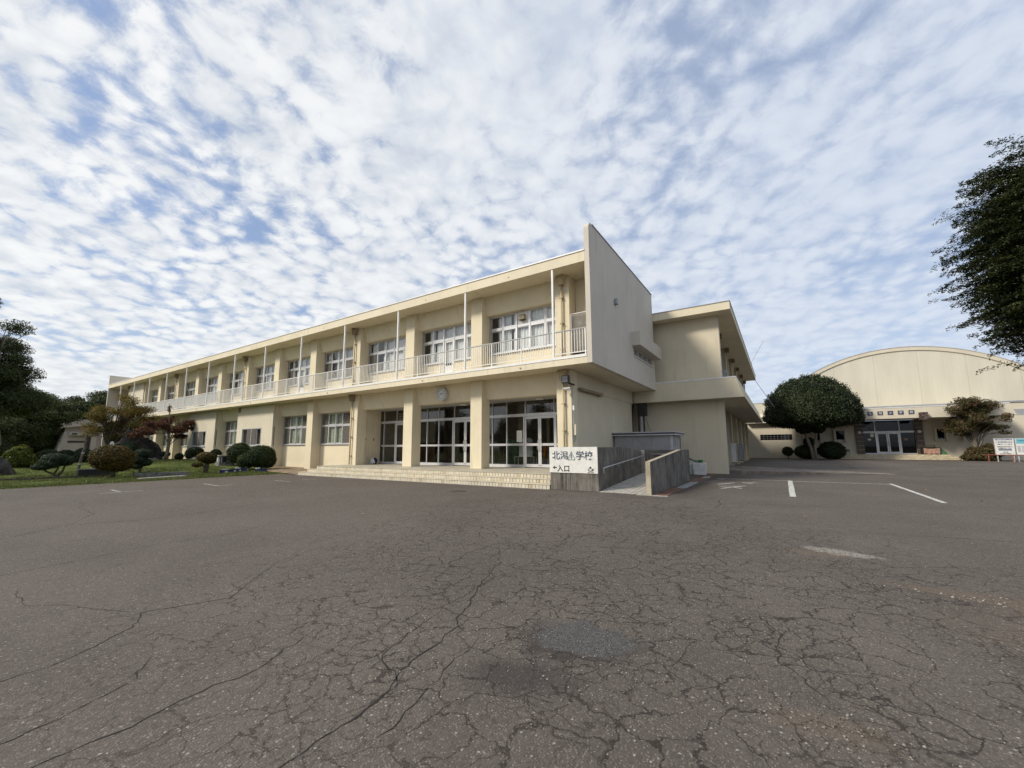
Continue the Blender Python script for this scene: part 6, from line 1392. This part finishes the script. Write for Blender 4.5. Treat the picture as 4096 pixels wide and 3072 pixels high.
# crape myrtle
tree('crape_myrtle', 'spreading tree with reddish-green leaves right of the gymnasium doors', 'tree', (16.1, 58.2, 0), [(0.15, 0, 0), (0.0, 0, 1.0), (-0.1, 0, 2.1), (0.3, 0, 3.2), (0.2, 0, 5.0)], [0.17, 0.15, 0.13, 0.08, 0.03],
     rand_clumps(70, (0.05, 0, 4.45), (2.45, 2.0, 1.75), 0.62, 91, 0.25, 0.75)+[((-1.6, 0, 3.0), (0.8, 0.6, 0.3)), ((1.5, 0, 3.2), (0.9, 0.6, 0.3)), ((1.9, 0, 2.7), (0.5, 0.4, 0.2)), ((-0.9, 0, 2.6), (0.6, 0.5, 0.25))], GC, 520, 0.14, 0.08, 91, bark='palebark', thin=0.5)
clipped('leafy_bush', 'straggly reddish bush round the foot of the crape myrtle', 'bush', (16.3, 57.9, 0), [((0, 0, 0.6), (1.2, 0.8, 0.75)), ((-0.6, 0, 0.3), (0.9, 0.6, 0.35)), ((0.6, 0, 1.0), (0.7, 0.6, 0.6))], GC, 3600, 0.16, 0.07, 92, amp=0.3, group='bushes before the gymnasium')
# tree belt on the far side of the yard, which the entrance glass mirrors
for i in range(14):
    x, y, h = -86+7.6*i+0.9*math.sin(i*2.3), -25+1.6*math.sin(i*1.7), 7.6+0.9*math.sin(i*2.9)
    tb = tree('belt_tree', 'broadleaf tree in the belt mirrored in the entrance glass', 'tree', (x, y, 0), [(0, 0, 0), (0, 0, h*0.35), (0, 0, h*0.8)], [0.3, 0.24, 0.06], rand_clumps(22, (0, 0, h*0.50), (4.2, 2.6, h*0.45), 1.4, 110+i, 0.3, 0.9), GD, 90, 0.32, 0.18, 110+i, 'trees mirrored in the entrance glass', branch=False)
    core('inner_foliage', (0, 0, h*0.45), (4.0, 2.0, h*0.44), np.array([1, 2, 3, 4, 5.0])+i, 0.12, GD, tb, 1, 1.5, 0.05, 0.85)

# ---- garden things
def rock(name, lab, base, prof, depth, seed, mat='rock'):
    """rugged boulder: outline in (y, z), swollen in x"""
    t_ = thing(name, lab, 'rock', None, base); n = 26; m_ = 14; vs = []; fs = []; g = random.Random(seed)
    ys_ = [p[0] for p in prof]; ph = [g.uniform(0, 6) for _ in range(6)]
    def top(y):
        for (a, b), (c, d) in zip(prof[:-1], prof[1:]):
            if a <= y <= c: return b+(d-b)*(y-a)/(c-a+1e-9)
        return 0
    for i in range(n+1):
        y = ys_[0]+(ys_[-1]-ys_[0])*i/n; h = max(0.02, top(y))
        for k in range(m_+1):
            a = math.pi*k/m_; f = 1+0.10*math.sin(3*a+ph[0]+2.3*y)+0.08*math.sin(5*a+ph[1]+4.1*y)+0.05*math.sin(9*a+ph[2]+7*y)+g.uniform(-0.025, 0.025)
            vs.append((depth*math.cos(a)*f*min(1, 0.35+h), y+0.05*math.sin(6*a+ph[3]+y*3), max(-0.05, h*math.sin(a)**0.75*f)))
    for i in range(n):
        for k in range(m_): fs.append((i*(m_+1)+k, i*(m_+1)+k+1, (i+1)*(m_+1)+k+1, (i+1)*(m_+1)+k))
    MB().add(vs, fs).build('boulder', M[mat], t_); return t_
rock('boulder', 'tall dark pointed boulder between the maple and the russet tree', (-47.6, 12.4, hz(-47, 0)-0.05), [(-1.75, 0.2), (-1.5, 1.2), (-1.05, 1.75), (-0.8, 2.6), (-0.45, 2.75), (-0.1, 2.35), (0.3, 2.0), (0.9, 1.75), (1.35, 1.45), (1.6, 1.1), (1.72, 0.4), (1.75, 0.0)], 1.0, 1)
rock('boulder', 'dark weathered boulder at the left edge of the lawn', (-33.4, 3.3, hz(-33.4, 0)-0.05), [(-0.9, 0.3), (-0.6, 0.95), (0.0, 1.02), (0.35, 0.8), (0.6, 0.35), (0.75, 0.0)], 0.5, 2)
rock('boulder', 'low flat grey stone at the foot of the tall boulder', (-45.9, 13.0, hz(-45, 0)-0.03), [(-0.6, 0.0), (-0.3, 0.18), (0.3, 0.22), (0.6, 0.0)], 0.3, 3, 'stone')
t = thing('stone_block', 'black stone block under the bronze clipped bush', 'block', loc=(-31.0, 6.45, hz(-31, 0)-0.03)); MB().box(-0.25, 0.25, -0.62, 0.62, 0, 0.38).build('block', M['black'], t, bevel=0.05)
t = thing('wooden_post', 'slim weathered wooden post leaning on the lawn', 'post', loc=(-35.1, 6.62, hz(-35.1, 0)-0.03)); MB().tube([(0, 0, 0), (0, 0.05, 0.5), (0, 0.16, 1.3), (0, 0.20, 2.05)], [0.07, 0.065, 0.06, 0.05], 7).build('shaft', M['bark'], t); MB().lathe([(0.072, 0), (0.072, 0.05)], 10, (0, 0.03, 0.30)).build('band', M['lgrey'], t); MB().lathe([(0.068, 0), (0.068, 0.05)], 10, (0, 0.115, 0.95)).build('band', M['lgrey'], t)
t = thing('marker_post', 'white pointed marker post behind the bronze bush', 'marker post', loc=(-44.0, 9.98, hz(-44, 0)-0.03)); MB().prism([(-0.115, 0), (0.115, 0), (0.115, 1.5), (0, 1.62), (-0.115, 1.5)], 'x', -0.06, 0.06).build('board', M['signwhite'], t)
for i in range(3): MB().box(0.061, 0.066, -0.05, 0.05, 1.15+0.1*i, 1.21+0.1*i).build('mark', M['inkgreen'], t)
t = thing('stone_cabinet', 'small grey stone instrument box with a slab roof among the bushes', 'stone box', loc=(-34.3, 13.95, hz(-34.3, 0)-0.02))
MB().box(-0.45, 0.45, -0.55, 0.65, 0.0, 0.06).build('base_slab', M['lconc'], t); MB().box(-0.36, 0.36, -0.45, 0.55, 0.061, 0.68).build('body', M['stone'], t, bevel=0.015); MB().box(-0.43, 0.43, -0.53, 0.63, 0.682, 0.76).build('roof_slab', M['lconc'], t)
MB().box(0.361, 0.367, -0.28, 0.0, 0.25, 0.62).build('recess', M['black'], t); MB().box(0.362, 0.375, -0.33, -0.29, 0.2, 0.66).build('rim', M['lgrey'], t); MB().box(-0.15, 0.15, -0.457, -0.451, 0.3, 0.6).build('recess', M['lgrey'], t)
for i, (x, y, lab) in enumerate(((-27.94, 11.43, 'blue planter farthest left on the lawn edge'), (-28.34, 12.02, 'second blue planter from the left on the lawn edge'), (-28.85, 12.52, 'third blue planter from the left on the lawn edge'), (-29.03, 13.03, 'fourth blue planter, left of the smallest dome bush'), (-27.72, 13.2, 'left blue planter in front of the largest dome bush'), (-27.69, 13.56, 'right blue planter in front of the largest dome bush'))):
    t = thing('flower_planter', lab, 'planter', 'blue planters along the lawn edge', (x, y, hz(x, y)-0.01), 0.3+0.2*i)
    MB().prism([(-0.13, 0), (0.13, 0), (0.16, 0.19), (-0.16, 0.19)], 'y', -0.17, 0.17).build('tub', M['blue'], t); MB().box(-0.17, 0.17, -0.18, 0.18, 0.19, 0.215).build('rim', M['blue'], t); MB().box(0.147, 0.162, -0.09, 0.09, 0.08, 0.15).build('label_plate', M['signwhite'], t)
    g = np.random.default_rng(130+i); pp = np.stack([g.uniform(-0.13, 0.13, 60), g.uniform(-0.15, 0.15, 60), g.uniform(0.2, 0.30, 60)], 1); meshobj('flowers', leaf_mesh('flowers', pp, np.tile([[0, 0, 1.0]], (60, 1)), 0.05, 0.04, 140+i), M['foam'] if i % 2 == 0 else G2, t)
# edging
t = thing('planting_kerb', 'dark stone planting kerb with small seedlings at the lawn edge', 'kerb')
for i in range(5):
    a = (-28.30+0.15*i, 7.35+0.43*i); b = (-28.15+0.15*i, 7.35+0.43*(i+1))
    MB().add([(a[0], a[1]+0.01, 0), (a[0]+0.16, a[1]+0.01, 0), (b[0]+0.16, b[1]-0.01, 0), (b[0], b[1]-0.01, 0), (a[0], a[1]+0.01, 0.26), (a[0]+0.16, a[1]+0.01, 0.26), (b[0]+0.16, b[1]-0.01, 0.27), (b[0], b[1]-0.01, 0.27)], [(0, 3, 2, 1), (4, 5, 6, 7), (0, 1, 5, 4), (1, 2, 6, 5), (2, 3, 7, 6), (3, 0, 4, 7)]).build('kerb_stone', M['stone'], t)
g = np.random.default_rng(150); pp = np.stack([g.uniform(-29.0, -28.3, 420), g.uniform(7.4, 9.5, 420), np.abs(g.normal(0.22, 0.09, 420))], 1); tag(meshobj('seedlings', leaf_mesh('seedlings', pp, np.tile([[0.3, 0, 1.0]], (420, 1)), 0.07, 0.04, 151), G2, t), kind='stuff')
t = thing('step_stone', 'long pale kerb stone lying on the asphalt edge before the planting kerb', 'stone slab'); MB().add([(-26.2, 7.0, 0), (-25.85, 7.05, 0), (-26.4, 9.05, 0), (-26.75, 9.0, 0), (-26.2, 7.0, 0.12), (-25.85, 7.05, 0.12), (-26.4, 9.05, 0.12), (-26.75, 9.0, 0.12)], [(0, 3, 2, 1), (4, 5, 6, 7), (0, 1, 5, 4), (1, 2, 6, 5), (2, 3, 7, 6), (3, 0, 4, 7)]).build('slab', M['lconc'], t, bevel=0.02)
t = thing('lawn_edging', 'thin dark edging board running along the lawn', 'edging')
for i in range(5): y = 1.0+1.22*i; MB().box(-29.96, -29.90, y, y+1.21, 0.0, 0.18+0.01*(i % 2)).build('edging_board', M['bark'], t)
